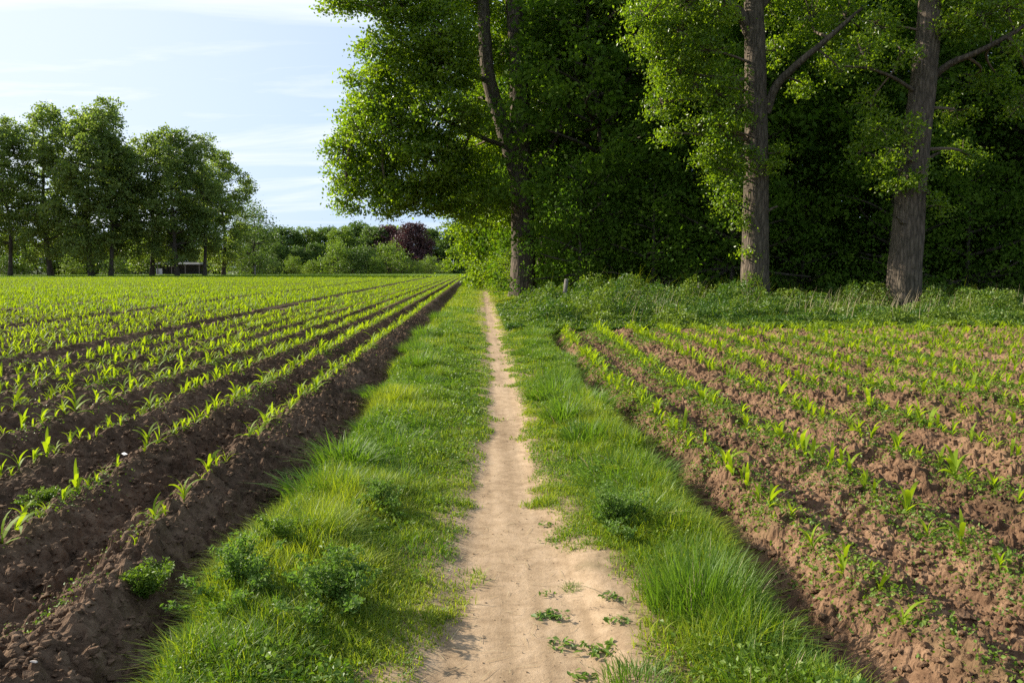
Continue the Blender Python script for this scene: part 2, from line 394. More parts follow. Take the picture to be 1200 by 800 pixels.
while ys[-1] < 30: ys.append(ys[-1]+max(.009, ys[-1]*.0038))
ys = np.array(ys)
def add_ground(xs, ys, detail, zoff=None):
    V, Q, cls = grid_split(xs, ys, detail, zoff, classify)
    cov = cover(V)
    for k in range(5):
        q = Q[cls == k]
        if not len(q): continue
        ids, inv = np.unique(q, return_inverse=True)
        nm, m = NAMES[k]
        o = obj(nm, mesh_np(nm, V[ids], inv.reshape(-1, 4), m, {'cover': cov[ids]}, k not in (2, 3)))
        tag(o, LBL[k] + ('' if detail else ', the part far off'), kind='structure')
add_ground(xs, ys, True)
xs2 = graded([(-130, .19), (-4, .17), (-2.6, .06), (2.4, .06), (5, .25), (70, 2)])
ys2 = [29.8]
while ys2[-1] < 200: ys2.append(ys2[-1]+max(.2, ys2[-1]*.011))
add_ground(xs2, np.array(ys2), False, lambda x, y: np.where(y < 30, -.03, 0))
# sheet to the horizon
g = MB(); S_ = 5000
g.add([[-S_, -S_, 0], [S_, -S_, 0], [S_, S_, 0], [-S_, S_, 0]], [[0, 1, 2, 3]])
o = obj('ground', g.mesh('ground', M_ground), loc=(0, 0, -.34)); tag(o, 'flat meadow ground reaching the horizon', kind='structure')

def hz(x, y):
    x = np.atleast_1d(np.asarray(x, float)); y = np.atleast_1d(np.asarray(y, float))
    return height(x, y, True)

# ------------------------------------------------------------------ loose clods
def ico():
    import bmesh
    bm = bmesh.new(); bmesh.ops.create_cube(bm, size=1.2)
    bmesh.ops.subdivide_edges(bm, edges=bm.edges[:], cuts=2, use_grid_fill=True)
    V = np.array([v.co[:] for v in bm.verts]); Q = np.array([[v.index for v in f.verts] for f in bm.faces])
    bm.free()
    V = unit(V)*.5
    return V, Q
IV, IQ = ico()
def lump(seed, amp=.3):
    r = np.random.default_rng(seed); V = IV.copy()
    for k in range(7):
        d = unit(r.normal(size=3)); c = r.random()*.5+.1
        s = V@d; V = V-d[None]*np.maximum(s-c*.55, 0)[:, None]*.85     # cut facets
    V *= 1+amp*.5*r.normal(size=(len(V), 1))*.35
    return V*np.array([1.1, .9, .7])
def scatter_clods(name, P, s, m, label):
    Vs = []; Qs = []; n0 = 0; idx = rng.integers(0, 6, len(P)); ang = rng.random(len(P))*6.28
    for k in range(6):
        sel = idx == k
        V, Q = repl(lump(100+k), IQ, P[sel], ang[sel], s[sel]); Vs.append(V); Qs.append(Q+n0); n0 += len(V)
    V = np.concatenate(Vs); o = obj(name, mesh_np(name, V, np.concatenate(Qs), m, {'cover': np.zeros(len(V))}, False)); tag(o, label, kind='stuff')
def rnd_field(n, x0, x1, y0, y1, pw=1.6):
    u = rng.random(n); y = y0+(y1-y0)*u**pw; x = x0+(x1-x0)*rng.random(n); return x, y
x, y = rnd_field(42000, 1.55, 9, 2.2, 20, 1.7); x = np.where(rng.random(len(x)) < .5, 1.5+(x-1.5)*.5, x)
ok = (x > exr(y)+.12) & (x < y*.75+1) & (y < field_back(x)); x = x[ok]; y = y[ok]
s = .010+.065*rng.random(len(x))**3.2
scatter_clods('soil_clods', np.stack([x, y, hz(x, y)+s*.12], 1), s, M_soilR, 'loose reddish clods strewn over the right field')
x, y = rnd_field(36000, -9, -1.4, 2.2, 20, 1.7)
x = np.where(rng.random(len(x)) < .6, -1.35-(np.abs(x)-1.35)*.35, x)
ok = (x < exl(y)-.05) & (x > -y*.75-1); x = x[ok]; y = y[ok]
s = .012+.055*rng.random(len(x))**3
scatter_clods('soil_clods', np.stack([x, y, hz(x, y)+s*.12], 1), s, M_soilL, 'loose dark clods strewn over the left field')
x, y = rnd_field(1500, -.5, .75, 2.4, 14, 1.8); s = .004+.012*rng.random(len(x))**4
scatter_clods('gravel', np.stack([x, y, hz(x, y)+s*.2], 1), s, M_verge, 'small grains and crumbs lying on the sandy path')

# ------------------------------------------------------------------ maize
def maize(seed, nleaf=5, seg=4, H=.2, wide=1.0):
    r = np.random.default_rng(seed); b = MB()
    st = H*.42
    if seg >= 3: b.tube([[0, 0, -.02], [0, 0, st*.5], [.004, 0, st]], [.006, .005, .003], 5, .35)
    az = r.random()*6.28
    for i in range(nleaf):
        f = i/max(1, nleaf-1)
        z0 = st*(.15+.85*f); L = H*(.62+.5*math.sin(math.pi*(.2+.65*f)))*(.8+.4*r.random())
        w = .0088*wide*(1+.8*math.sin(math.pi*f*.8+.3))*(H/.2)
        up = .75+.75*f+r.normal()*.12; a = az+math.pi*i+r.normal()*.35
        D = np.array([math.cos(a), math.sin(a), 0]); S = np.array([-D[1], D[0], 0])
        p = np.array([0, 0, z0]); el = min(1.45, up); V = []; tw = r.normal()*.5
        for k in range(seg+1):
            t = k/seg
            ww = w*math.sin(math.pi*min(1, .22+t*.78))**.8*(1 if k < seg else 0)+.0006
            S2 = S*math.cos(tw*t)+np.array([0, 0, 1])*math.sin(tw*t)
            V += [p-S2*ww, p+S2*ww]
            p = p+(D*math.cos(el)+np.array([0, 0, 1])*math.sin(el))*L/seg; el -= (1.5-.5*f+.4*r.random())*(4/seg)*.32*(.5+t)
        Q = [[2*k, 2*k+1, 2*k+3, 2*k+2] for k in range(seg)]
        b.add(V, Q, .35+.5*r.random()+.15*f)
    return b
plants = []   # (x, y, scale, side, row)
r = np.random.default_rng(11)
def walk(side, k, y0, y1):
    y = y0+r.random()*.1
    while y < y1:
        sp = (.13+.05*r.random())*(1 if side == 'L' else .8)*float(np.interp(y, [7, 14], [1, .68]))
        if side == 'L': x = float(lrow(k, np.array(y)))+r.normal()*.022
        else: x = float(rrow(k, np.array(y)))+r.normal()*.03
        gap = (r.random() < (.10 if side == 'L' else .2))
        edge = (y < 5.2 and r.random() < .35)
        if y > 14: gap = gap and r.random() < .4; edge = False
        if not gap and not edge:
            s = np.clip(r.normal(.95, .24), .4, 1.5)*np.interp(y, [3, 6, 12, 25, 60, 150], [.62, .72, .78, .76, .72, .72])
            if side == 'R': s *= 1.08
            plants.append((x, y, s, side, k))
        y += sp*(1 if y < 60 else 1.6)
for k in range(115):
    if k > 5 and k % 6 == 1: continue
    X = abs(-2.03-.75*k)
    walk('L', k, max([4.1, 4.3, 5.0, 5.6][k] if k < 4 else 0, X/.66), float(lend(-X))-.5)
for k in range(len(RX)):
    walk('R', k, max(3.35 if k == 0 else 2.5, RX[k]/.80), 20.4)
PA = np.array([(p[0], p[1], p[2]) for p in plants]); side = np.array([p[3] == 'L' for p in plants]); rowk = np.array([p[4] for p in plants])
def px_of(x, y, z):
    X = x*math.cos(YAW)-y*math.sin(YAW); Y = x*math.sin(YAW)+y*math.cos(YAW)
    d = Y*math.cos(PITCH)-(z-CAM_H)*math.sin(PITCH); h = Y*math.sin(PITCH)+(z-CAM_H)*math.cos(PITCH)
    return 600+F*X/d, 400-F*h/d, d
PXc, PYc, Dc = px_of(PA[:, 0], PA[:, 1], .2)
inview = (PXc > 4) & (PXc < 1196) & (PYc < 792)
score = np.where(inview, PA[:, 2]/Dc, 0)
top = np.argsort(-score)[:300]
solo = np.zeros(len(PA), bool); solo[top] = True
zs = np.where(PA[:, 1] < 29, hz(PA[:, 0], PA[:, 1]), .12)
zs[~(PA[:, 1] < 29)] = height(PA[~(PA[:, 1] < 29), 0], PA[~(PA[:, 1] < 29), 1], False)
corn_me = [maize(200+i, [5, 6, 4, 5, 6, 4, 5][i], 6, [.2, .22, .17, .2, .19, .15, .21][i]).mesh('maize_seedling', M_corn, True) for i in range(7)]
ORD = ['first', 'second', 'third', 'fourth', 'fifth', 'sixth', 'seventh', 'eighth', 'ninth', 'tenth', 'eleventh', 'twelfth', 'thirteenth', 'fourteenth', 'fifteenth', 'sixteenth', 'seventeenth', 'eighteenth', 'nineteenth', 'twentieth']
def nth(n):
    if n <= 20: return ORD[n-1]
    return '%d%s' % (n, {1: 'st', 2: 'nd', 3: 'rd'}.get(n % 10, 'th'))
for sd, word in ((True, 'left'), (False, 'right')):
    for k in sorted(set(rowk[solo & (side == sd)])):
        ids = [i for i in np.nonzero(solo & (side == sd) & (rowk == k))[0]]; ids.sort(key=lambda i: PA[i, 1]); kn = sorted(set(rowk[side == sd])).index(k)
        for n, i in enumerate(ids):
            o = obj('maize_seedling', corn_me[i % 7])
            o.location = (PA[i, 0], PA[i, 1], zs[i]-.004); s = PA[i, 2]; o.scale = (s, s, s)
            o.rotation_euler = (random.gauss(0, .12), random.gauss(0, .12), random.random()*6.28)
            sz = 'tall' if s > 1.12 else 'small' if s < .85 else 'green'
            pos = ('nearest' if n == 0 else nth(n+1)+' nearest')
            tag(o, f'{sz} maize seedling, {pos} in the {ORD[kn]} crop row {word} of the path', 'maize plant', 'maize seedlings in rows')
def corn_mass(name, sel, tmpl, lbl):
    Vs = []; Qs = []; As = []; n0 = 0; idx = rng.integers(0, len(tmpl), sel.sum())
    P = np.stack([PA[sel, 0], PA[sel, 1], zs[sel]-.004], 1); S = PA[sel, 2]; A = rng.random(len(P))*6.28
    for k, b in enumerate(tmpl):
        q = idx == k; TV = np.concatenate(b.V); TQ = np.concatenate(b.Q); TA = np.concatenate(b.A)
        V, Q = repl(TV, TQ, P[q], A[q], S[q]); Vs.append(V); Qs.append(Q+n0); n0 += len(V)
        As.append((TA[None]*.7+.3*rng.random((q.sum(), 1))).ravel())
    o = obj(name, mesh_np(name, np.concatenate(Vs), np.concatenate(Qs), M_corn, {'var': np.concatenate(As)}, False)); tag(o, lbl, kind='stuff')
far = PA[:, 1] > 28
mt = [maize(300+i, 5, 4, [.2, .22, .18, .2][i], 1.1) for i in range(4)]
ft = [maize(320+i, 4, 2, [.2, .22, .18][i], 1.8) for i in range(3)]
corn_mass('maize_crop', ~solo & ~far & side, mt, 'rows of young maize in the left field beyond the nearest plants')
corn_mass('maize_crop', ~solo & ~far & ~side, mt, 'rows of young maize in the right field beyond the nearest plants')
corn_mass('maize_crop', ~solo & far & side, ft, 'yellow-green maize rows of the left field far off')

# ------------------------------------------------------------------ verge grass
def verge_pts(n, y0, y1, left, right, pw=1.0):
    u = rng.random(n); y = y0+(y1-y0)*u**pw
    xl = exl(y)-.03; xr = np.where(y < 20.5, exr(y)+.02, 2.6)
    x = xl+(xr-xl)*rng.random(n)
    p = pc(y)
    d = np.maximum((p-hl(y))-x, x-(p+hr(y)))
    nz = fbm(x*3.1, y*3.1, 95, 3); nz2 = fbm(x*.9, y*.9, 96, 3)
    nearr = (x > p) & (y < 4.5)
    dens = ss(-.10, .10, d+.22*np.clip(nz, -.25, .6))*(1-.75*ss(.12, .3, fbm(x*4.5, y*4.5, 88, 3))*(1-ss(.2, .6, d)))*np.where(nearr, ss(.12, .5, d+.1*nz), 1)
    keep = rng.random(n) < dens*np.clip(.9+nz2*1.0, .35, 1)
    return x[keep], y[keep], d[keep], nz[keep], nz2[keep]
def grass_patch(n, y0, y1, seg, wmul, pw=1.0, hmul=1.3):
    x, y, d, nz, nz2 = verge_pts(n, y0, y1, True, True, pw)
    out = ss(.05, .8, d)
    cl = clods(x, y, .5, 110, .8)/.5
    h = (.022+.075*out+.05*np.clip(nz, 0, 1)+.34*cl*cl*out+.07*clods(x, y, .22, 116, .7)/.22*out+.05*np.clip(nz2, -.3, 1)*out)*(.55+.75*rng.random(len(x)))*hmul
    h = np.maximum(h, .015)
    # a dry edge on the outer rim
    w = (.003+.004*rng.random(len(x))+.006*(rng.random(len(x)) < .08))*wmul
    P = np.stack([x, y, hz(x, y)-.005], 1)
    lean = .15+1.15*rng.random(len(x))**1.2
    V, Q = blades(P, h, w, lean, rng, seg)
    var = np.clip(.6+.8*nz2+.15*nz+.28*rng.normal(size=len(x))-.25*out, 0, 1)
    return V, Q, np.repeat(var, 2*seg+2)
def join(parts):
    n0 = 0; Vs = []; Qs = []; As = []
    for V, Q, A in parts: Vs.append(V); Qs.append(Q+n0); As.append(A); n0 += len(V)
    return np.concatenate(Vs), np.concatenate(Qs), np.concatenate(As)
V, Q, A = join([grass_patch(200000, 2.2, 6, 3, .9), grass_patch(150000, 6, 12, 2, 1.3), grass_patch(110000, 12, 30, 2, 2.2)])
tag(obj('grass', mesh_np('grass', V, Q, M_grass, {'var': A}, False)), 'short bright grass on both verges of the path', kind='stuff')
V, Q, A = join([grass_patch(70000, 30, 75, 1, 6, 1, 1.3), grass_patch(40000, 75, 165, 1, 16, 1, 1.2)])
tag(obj('grass', mesh_np('grass', V, Q, M_grass, {'var': A}, False)), 'grass of the verges far down the path', kind='stuff')

def cover_leaves(x, y, hmax, size, m, name, lbl, up=1.2):
    z = hz(x, y)+rng.random(len(x))*hmax
    P = np.stack([x, y, z], 1)
    V, Q = leaf_quads(P, size, rng, up, .1, .7)
    A = np.repeat(np.clip(.5+.5*fbm(x*2, y*2, 97, 2)+.2*rng.normal(size=len(x)), 0, 1), 4)
    tag(obj(name, mesh_np(name, V, Q, m, {'var': A}, False)), lbl, kind='stuff')
x, y, d, nz, nz2 = verge_pts(200000, 2.3, 20, 1, 1, 1.3)
k = (fbm(x*1.7, y*1.7, 99, 3) > -.08); x = x[k]; y = y[k]; d = d[k]
cover_leaves(x, y, .02+.10*ss(.1, .8, d)*(1+clods(x, y, .5, 110, .8)), np.interp(y, [2, 6, 16], [.014, .018, .032])[:], M_weed, 'ground_cover', 'clover and small broad-leaved weeds among the verge grass')
x, y, d, nz, nz2 = verge_pts(170000, 2.3, 22, 1, 1, 1.2)
k = (fbm(x*1.3+7, y*1.3, 199, 3)+.12*clods(x, y, .5, 110, .8)/.5 > .10) & (d > .12); x = x[k]; y = y[k]; d = d[k]
cover_leaves(x, y, .05+.13*ss(.1, .7, d)*(.5+clods(x+3, y, .4, 210, .8)/.2), np.interp(y, [2, 6, 22], [.024, .028, .045]), M_weed, 'ground_cover', 'taller broad-leaved weeds in patches over both verges', .8)
# weeds along the crop rows
def row_weeds(side_, n):
    out = []
    if side_ == 'R':
        y = 2.4+(20.5-2.4)*rng.random(n)**1.2; kk = rng.integers(0, 12, n); x = np.array([RX[i] for i in kk])+np.interp(y, [0, 12, 20], [0, 0, .28])+rng.normal(size=n)*.15
        dens = fbm(x*1.3, y*1.3, 101, 3)+np.where(kk == 1, .45, .12*(kk == 0)+.06)+.05
        k = (rng.random(n) < ss(-.1, .4, dens)) & (x < y*.75+.5)
    else:
        y = 3.4+(16-3.4)*rng.random(n)**1.1; kk = rng.integers(0, 9, n); x = -2.03-.75*kk+rng.normal(size=n)*.09
        dens = fbm(x*1.3, y*1.3, 103, 3)+np.where(kk == 1, .15, -.05)
        k = (rng.random(n) < ss(0, .6, dens)) & (x > -y*.7-.5)
    return x[k], y[k]
x, y = row_weeds('R', 250000)
cover_leaves(x, y, .035, np.interp(y, [2, 6, 20], [.018, .024, .045]), M_weed, 'ground_cover', 'low seedling weeds spread along the maize rows of the right field')
x, y = row_weeds('L', 90000)
cover_leaves(x, y, .03, np.interp(y, [2, 6, 20], [.013, .017, .032]), M_weed, 'ground_cover', 'low seedling weeds spread along the maize rows of the left field')

# ------------------------------------------------------------------ single weeds, tussocks
def tussock_mesh(seed, n, rad, H, w, lean=.7, straw=.025, wind=0.3):
    r = np.random.default_rng(seed)
    a = r.random(n)*6.28; q = rad*np.sqrt(r.random(n)); P = np.stack([q*np.cos(a), q*np.sin(a), 0*a-.01], 1)
    aa = a+r.normal(size=n)*.7
    h = H*(.45+.6*r.random(n))*(1-.3*q/rad)
    V, Q = blades(P, h, w*(.6+.8*r.random(n)), lean*(.25+.9*r.random(n))*(.4+.8*q/rad)+.05, r, 5, aa)
    b = MB(); b.add(V, Q, np.repeat(np.clip(.4+.25*r.normal(size=n), 0, 1), 12))
    ns = int(n*straw)
    if ns:
        P = P[:ns]; V, Q = blades(P, H*(.4+.45*r.random(ns)), w*.7, lean*r.random(ns), r, 5, aa[:ns]); b.add(V, Q, np.repeat(r.random(ns), 12), 1)
    return b.mesh('grass_tussock', [M_grass2, M_straw])
def bushy_mesh(seed, nstem, rad, H, leaf, mat, dens=26, name='foliage'):
    """leafy weed: stems with small lobed leaflets"""
    r = np.random.default_rng(seed); b = MB(); s = MB(); Ps = []
    for i in range(nstem):
        a = r.random()*6.28; q = rad*.42*abs(r.normal())*(1.25 if i % 2 else .9)*(1+.45*math.cos(a+seed)); q = min(q, rad*1.2); h = H*(.4+.7*r.random())*(1-.3*(q/rad))
        lean = .15+.6*q/rad+.3*r.random(); p0 = np.array([.12*q*math.cos(a), .12*q*math.sin(a), -.01])
        pts = [p0+np.array([math.cos(a)*(lean*h*t*t*.6+.88*q*t**.6), math.sin(a)*(lean*h*t*t*.6+.88*q*t**.6), h*t]) for t in (0, .3, .6, .85, 1)]
        s.tube(pts, [.004, .0035, .003, .002, .001], 4, .3)
        pts = np.array(pts)
        for j in range(dens):
            t = .12+.88*math.sqrt(r.random()); k = min(3, int(t*4)); c = pts[k]+(pts[k+1]-pts[k])*(t*4-k if t < 1 else 1)
            L = leaf*(1.6-.7*t); da = r.random()*6.28; D = np.array([math.cos(da), math.sin(da), .25+.5*r.random()-.4*(1-t)])
            for m_ in range(3): Ps.append(c+D*L*(.35+.45*m_)+r.normal(size=3)*leaf*.25)
    Ps = np.array(Ps); V, Q = leaf_quads(Ps, leaf*.85, r, 1.1, .0, .42)
    b.add(V, Q, np.repeat(np.clip(.35+.35*(Ps[:, 2]/H)+.2*r.normal(size=len(Ps)), 0, 1), 4))
    return b.mesh(name, mat), s.mesh('stem', M_weed, True)
def weed(name, px, py, spec, label, cat='weed', z=None, rz=0, X=None):
    g_ = G(px, py) if X is None else np.array([X[0], X[1], 0]); zz = float(hz(g_[0], g_[1])[0]) if z is None else z
    e = empty(name, (g_[0], g_[1], zz), rz)
    fm, sm = spec; obj('foliage', fm, e); obj('stem', sm, e)
    return tag(e, label, cat)
mugA = bushy_mesh(1, 46, .25, .30, .028, M_mug, 26); mugB = bushy_mesh(2, 46, .25, .29, .028, M_mug, 26); mugC = bushy_mesh(3, 44, .22, .26, .024, M_mug, 30)
greenA = bushy_mesh(4, 26, .13, .19, .024, M_weed); yel = bushy_mesh(5, 60, .22, .11, .014, M_grass, 20)
weed('mugwort', 282, 702, mugA, 'dark bushy mugwort with lobed leaves at the left verge edge, beside the furrow')
weed('mugwort', 395, 715, mugB, 'dark bushy mugwort in the middle of the left verge, biggest near the camera')
weed('mugwort', 440, 607, mugC, 'rounded dark green weed clump farther up the left verge')
weed('mugwort', 335, 655, bushy_mesh(6, 40, .22, .26, .024, M_weed, 30), 'mid green leafy weed between the two dark clumps of the left verge')
weed('mugwort', 722, 622, bushy_mesh(7, 46, .25, .28, .028, M_mug, 26), 'dark feathery mugwort on the right verge, just behind the tall grass tussock')
weed('chickweed_cushion', 716, 560, yel, 'low yellow-green cushion of small leaves on the right verge')
weed('leafy_weed', 172, 700, greenA, 'bright green leafy weed growing alone on the dark ridge of the left field')
weed('leafy_weed', 60, 592, bushy_mesh(8, 26, .16, .1, .024, M_weed), 'patch of broad green weed leaves in the second crop row at left')
tus = [
    (822, 715, 1100, .26, .42, .0048, .55, 'tall dense green grass tussock on the right verge beside the furrow'),
    (905, 806, 600, .2, .25, .0048, .8, 'bright spiky grass tuft at the bottom of the right verge'),
    (745, 800, 380, .15, .13, .004, .9, 'low grass tuft at the path edge, bottom of the right verge'),
    (500, 470, 380, .22, .20, .007, .8, 'rounded grass tussock on the left verge with a shaded right side, farthest of three'),
    (462, 565, 380, .2, .2, .006, .8, 'rounded grass tussock on the left verge above the weed clump'),
    (300, 775, 600, .25, .17, .0045, .9, 'loose bright grass tussock at the bottom left of the verge'),
    (700, 460, 420, .24, .2, .008, .8, 'rounded grass tussock on the right verge beside the bare soil bank'),
    (655, 420, 420, .3, .22, .01, .8, 'grass tussock on the right verge near the far corner of the soil'),
    (672, 683, 160, .055, .05, .003, .9, 'tiny round grass tuft standing alone on the bare right path edge'),
    (905, 575, 0, 0, 0, 0, 0, '')]
for (px, py, n, rad, H, w, ln, lb) in tus:
    if not n: continue
    g_ = G(px, py); o = obj('grass_tussock', tussock_mesh(int(px), n, rad, H, w, ln), loc=(g_[0], g_[1], float(hz(g_[0], g_[1])[0])))
    tag(o, lb, 'grass tuft')
# rounded tufts set along both verges: one built, the rest copies
tuft_me = [tussock_mesh(900+i, [420, 380, 460][i], [.17, .14, .2][i], [.22, .25, .19][i], .007, 1.0, .03) for i in range(3)]
rr = np.random.default_rng(77); tl = []
for sd in ('left', 'right'):
    y = 3.6
    while y < 26:
        y += (.35+.9*rr.random())*(1+y*.03)
        c = float(pc(np.array(y)))
        if sd == 'left':
            if 3.5 < y < 5.2: continue
            x = float(exl(np.array(y)))+.1+.55*rr.random()**1.3
        else:
            if y < 5.0: continue
            x = float(exr(np.array(min(y, 22.))))-.08-.6*rr.random()**1.3
        tl.append((sd, x, y))
cnt = {'left': 0, 'right': 0}
for i, (sd, x, y) in enumerate(tl):
    cnt[sd] += 1; o = obj('grass_tuft', tuft_me[i % 3], loc=(x, y, float(hz(x, y)[0]))); s = 1.0+.8*rr.random(); o.scale = (s*(1+.4*rr.random()), s, s*(.75+.5*rr.random())); o.rotation_euler = (0, 0, rr.random()*6.28)
    tag(o, f'rounded grass tuft on the {sd} verge, {nth(cnt[sd])} of these going away from the camera', 'grass tuft', f'rounded tufts along the verges')
# dry litter on and beside the path
n = 900; y = 2.4+rng.random(n)**1.8*16; x = pc(y)+rng.normal(size=n)*.45; P = np.stack([x, y, hz(x, y)+.004], 1)
V, Q = blades(P, .02+.05*rng.random(n)**2, .003, 2.2, rng, 2); V[:, 2] = np.repeat(P[:, 2], 6)+.002+(V[:, 2]-np.repeat(P[:, 2], 6))*.15
tag(obj('dry_litter', mesh_np('dry_litter', V, Q, M_straw, {'var': np.repeat(rng.random(n), 6)}, False)), 'bits of dry grass lying on and beside the path', kind='stuff')
# flat rosettes on the bare strip right of the path
ros = [(648, 715, 'largest dull'), (660, 747, 'broad grey-green'), (722, 728, 'crumpled'), (704, 757, 'wide'), (683, 783, 'bright green'), (640, 610, 'small'), (643, 690, 'thin'), (713, 700, 'olive'), (520, 652, 'tiny')]
rl = ['flat rosette of dull leaves on the bare strip beside the worn track',
      'broad flat weed rosette on the bare strip, nearer the camera than the dull one',
      'crumpled weed rosette near the right verge, at the outer edge of the bare strip',
      'wide flat weed rosette between the bare strip and the right verge, near the bottom',
      'bright green small weed rosette at the bottom of the bare strip right of the path',
      'small rosette at the path edge where the grass begins, farthest of them',
      'thin low rosette just beyond the dull one on the bare strip',
      'olive rosette close under the right verge grass, beside the crumpled one',
      'tiny weed rosette at the left edge of the path']
for i, (px, py, _) in enumerate(ros):
    r = np.random.default_rng(500+i); n = [50, 34, 26, 42, 22, 18, 16, 30, 14][i]; rs = [1.2, 1.0, .7, 1.25, .75, .7, .6, .9, .5][i]
    a = r.random(n)*6.28; q = (.01+.06*r.random(n))*rs
    P = np.stack([q*np.cos(a)*1.25, q*np.sin(a), .004+.014*r.random(n)], 1)
    V, Q = leaf_quads(P, .022+.012*rs, r, 2.5, 0, .5); b = MB(); b.add(V, Q, np.repeat(np.clip(.5+.3*r.normal(size=n), 0, 1), 4))
    g_ = G(px, py); o = obj('weed_rosette', b.mesh('weed_rosette', M_mug if i in (0, 1, 2, 7) else M_weed), loc=(g_[0], g_[1], float(hz(g_[0], g_[1])[0])+.002)); tag(o, rl[i], 'weed')
# straw stalks leaning out over the right soil
for i, (px, py, ln, az, lb) in enumerate([(905, 600, .5, .5, 'long dry grass stalk leaning over the soil in the right field'), (925, 628, .45, .35, 'shorter dry grass stalk lying beside the long one in the right field'),
                             (735, 715, .35, 2.6, 'pale bent straw lying across the bare strip beside the tussock')]):
    g_ = G(px, py); z0 = float(hz(g_[0], g_[1])[0]); b = MB()
    pts = [[math.cos(az)*ln*t, math.sin(az)*ln*t*.8, .01+.22*ln*math.sin(t*2.2)] for t in np.linspace(0, 1, 7)]
    b.tube(pts, [.002, .002, .0018, .0016, .0014, .0012, .001], 4, .5)
    V, Q = leaf_quads(np.array(pts[-1])+rng.normal(size=(26, 3))*[.025, .02, .008], .014, rng, .5, 0, .3); b.add(V, Q, .6)
    tag(obj('dry_stalk', b.mesh('dry_stalk', M_straw), loc=(g_[0], g_[1], z0)), lb, 'grass stalk')
# stones and scraps
def stone(px, py, s, m, lb, nm='stone', seed=0, zoff=.2, sz=(1, 1, 1), cat='stone'):
    g_ = G(px, py, .12); z0 = float(hz(g_[0], g_[1])[0])
    V = lump(700+seed)*np.array(sz)*s
    tag(obj(nm, mesh_np(nm, V, IQ, m, {'cover': np.zeros(len(V)), 'var': np.zeros(len(V))}, False), loc=(g_[0], g_[1], z0+s*zoff)), lb, cat)
stone(709, 383, .17, M_stone, 'rounded pale stone at the far corner of the right field', seed=1)
stone(1176, 760, .02, M_stone, 'tiny white pebble on the reddish soil at the lower right', seed=2)
stone(130, 787, .03, M_stone, 'pale flint on the dark soil at the bottom left', seed=3, sz=(1.4, .8, .6))
stone(40, 790, .025, M_stone, 'greyish flint in the bottom left corner of the dark soil', seed=4, sz=(1.3, .8, .6))
stone(1022, 470, .14, M_soilR, 'big clod on the soil between the second and third rows right of the path', 'soil_clod', 5, .25, cat='clod')
stone(1160, 742, .10, M_soilR, 'upright slab-like clod at the lower right of the right field', 'soil_clod', 6, .3, (.7, .8, 1.5), cat='clod')
stone(1050, 668, .15, M_soilR, 'large broken clod left of the second row of the right field', 'soil_clod', 7, .25, cat='clod')
stone(912, 600, .12, M_soilR, 'dark-shadowed clod between the first two rows of the right field', 'soil_clod', 8, .25, cat='clod')
stone(1118, 705, .13, M_soilR, 'split clod beside the leaning seedling, lower right', 'soil_clod', 9, .25, cat='clod')
# paper scrap
b = MB(); b.add([[-.05, -.012, .02], [.05, -.016, .045], [.052, .014, .05], [-.045, .012, .03], [-.05, -.012, .018], [.05, -.016, .043], [.052, .014, .048], [-.045, .012, .028]],
                [[0, 1, 2, 3], [7, 6, 5, 4], [0, 4, 5, 1], [1, 5, 6, 2], [2, 6, 7, 3], [3, 7, 4, 0]])
g_ = G(145, 516, .12); o = obj('paper_scrap', b.mesh('paper_scrap', M_white), loc=(g_[0], g_[1], float(hz(g_[0], g_[1])[0]))); o.rotation_euler = (0, .2, -.9); tag(o, 'small pale scrap lying on the dark soil of the left field', 'scrap')

# ------------------------------------------------------------------ weeds bank before the wood
def hedge_h(x, y):
    front = ss(0, 1.6, y-field_back(x)-.1)*ss(.35, 1.8, x-pc(y)-.2)
    return (.14+front*(.26+.42*ss(-.15, .35, fbm(x*.5, y*.5, 121, 3))+.22*ss(26, 33, y)))*(.55+1.3*np.clip(clods(x, y, .9, 131, .9)/.9, 0, .7))
n = 330000
y = field_back(0*np.zeros(n))+(rng.random(n)**1.35)*14-.3; x = .75+rng.random(n)*27
k = (x < y*.78+1) & (x > pc(y)+.35) & (y > field_back(x)-.15) & ((x < 2.0)+(y < 34.5)*1 > 0); x = x[k]; y = y[k]
H = hedge_h(x, y)
hf = rng.random(len(x))**.55
P = np.stack([x, y, height(x, y, False)+H*hf], 1)
V, Q = leaf_quads(P, np.interp(y, [20, 34], [.07, .11]), rng, .6, .1, .6)
A = np.repeat(np.clip(.4+1.1*fbm(x*.9, y*.9, 141, 3)+.22*rng.normal(size=len(x)), 0, 1), 4)
tag(obj('undergrowth', mesh_np('undergrowth', V, Q, M_hedge, {'var': A}, False)), 'nettles and brambles in a strip between the right field and the wood', kind='stuff')
n = 16000
y = 20.3+rng.random(n)*14; x = .8+rng.random(n)*27; k = (x < y*.78+1) & (x > pc(y)+.3) & (y > field_back(x)-.1) & (fbm(x*.8, y*.8, 151, 2) > -.1); x = x[k]; y = y[k]
P = np.stack([x, y, height(x, y, False)], 1); H = hedge_h(x, y)*(.8+.7*rng.random(len(x)))+.1
V, Q = blades(P, H, .013, .2+.5*rng.random(len(x)), rng, 2)
A = np.repeat(np.clip(.5+.3*rng.normal(size=len(x)), 0, 1), 6)
tag(obj('tall_grass', mesh_np('tall_grass', V, Q, M_grass, {'var': A}, False)), 'tall grass standing among the weeds before the wood', kind='stuff')
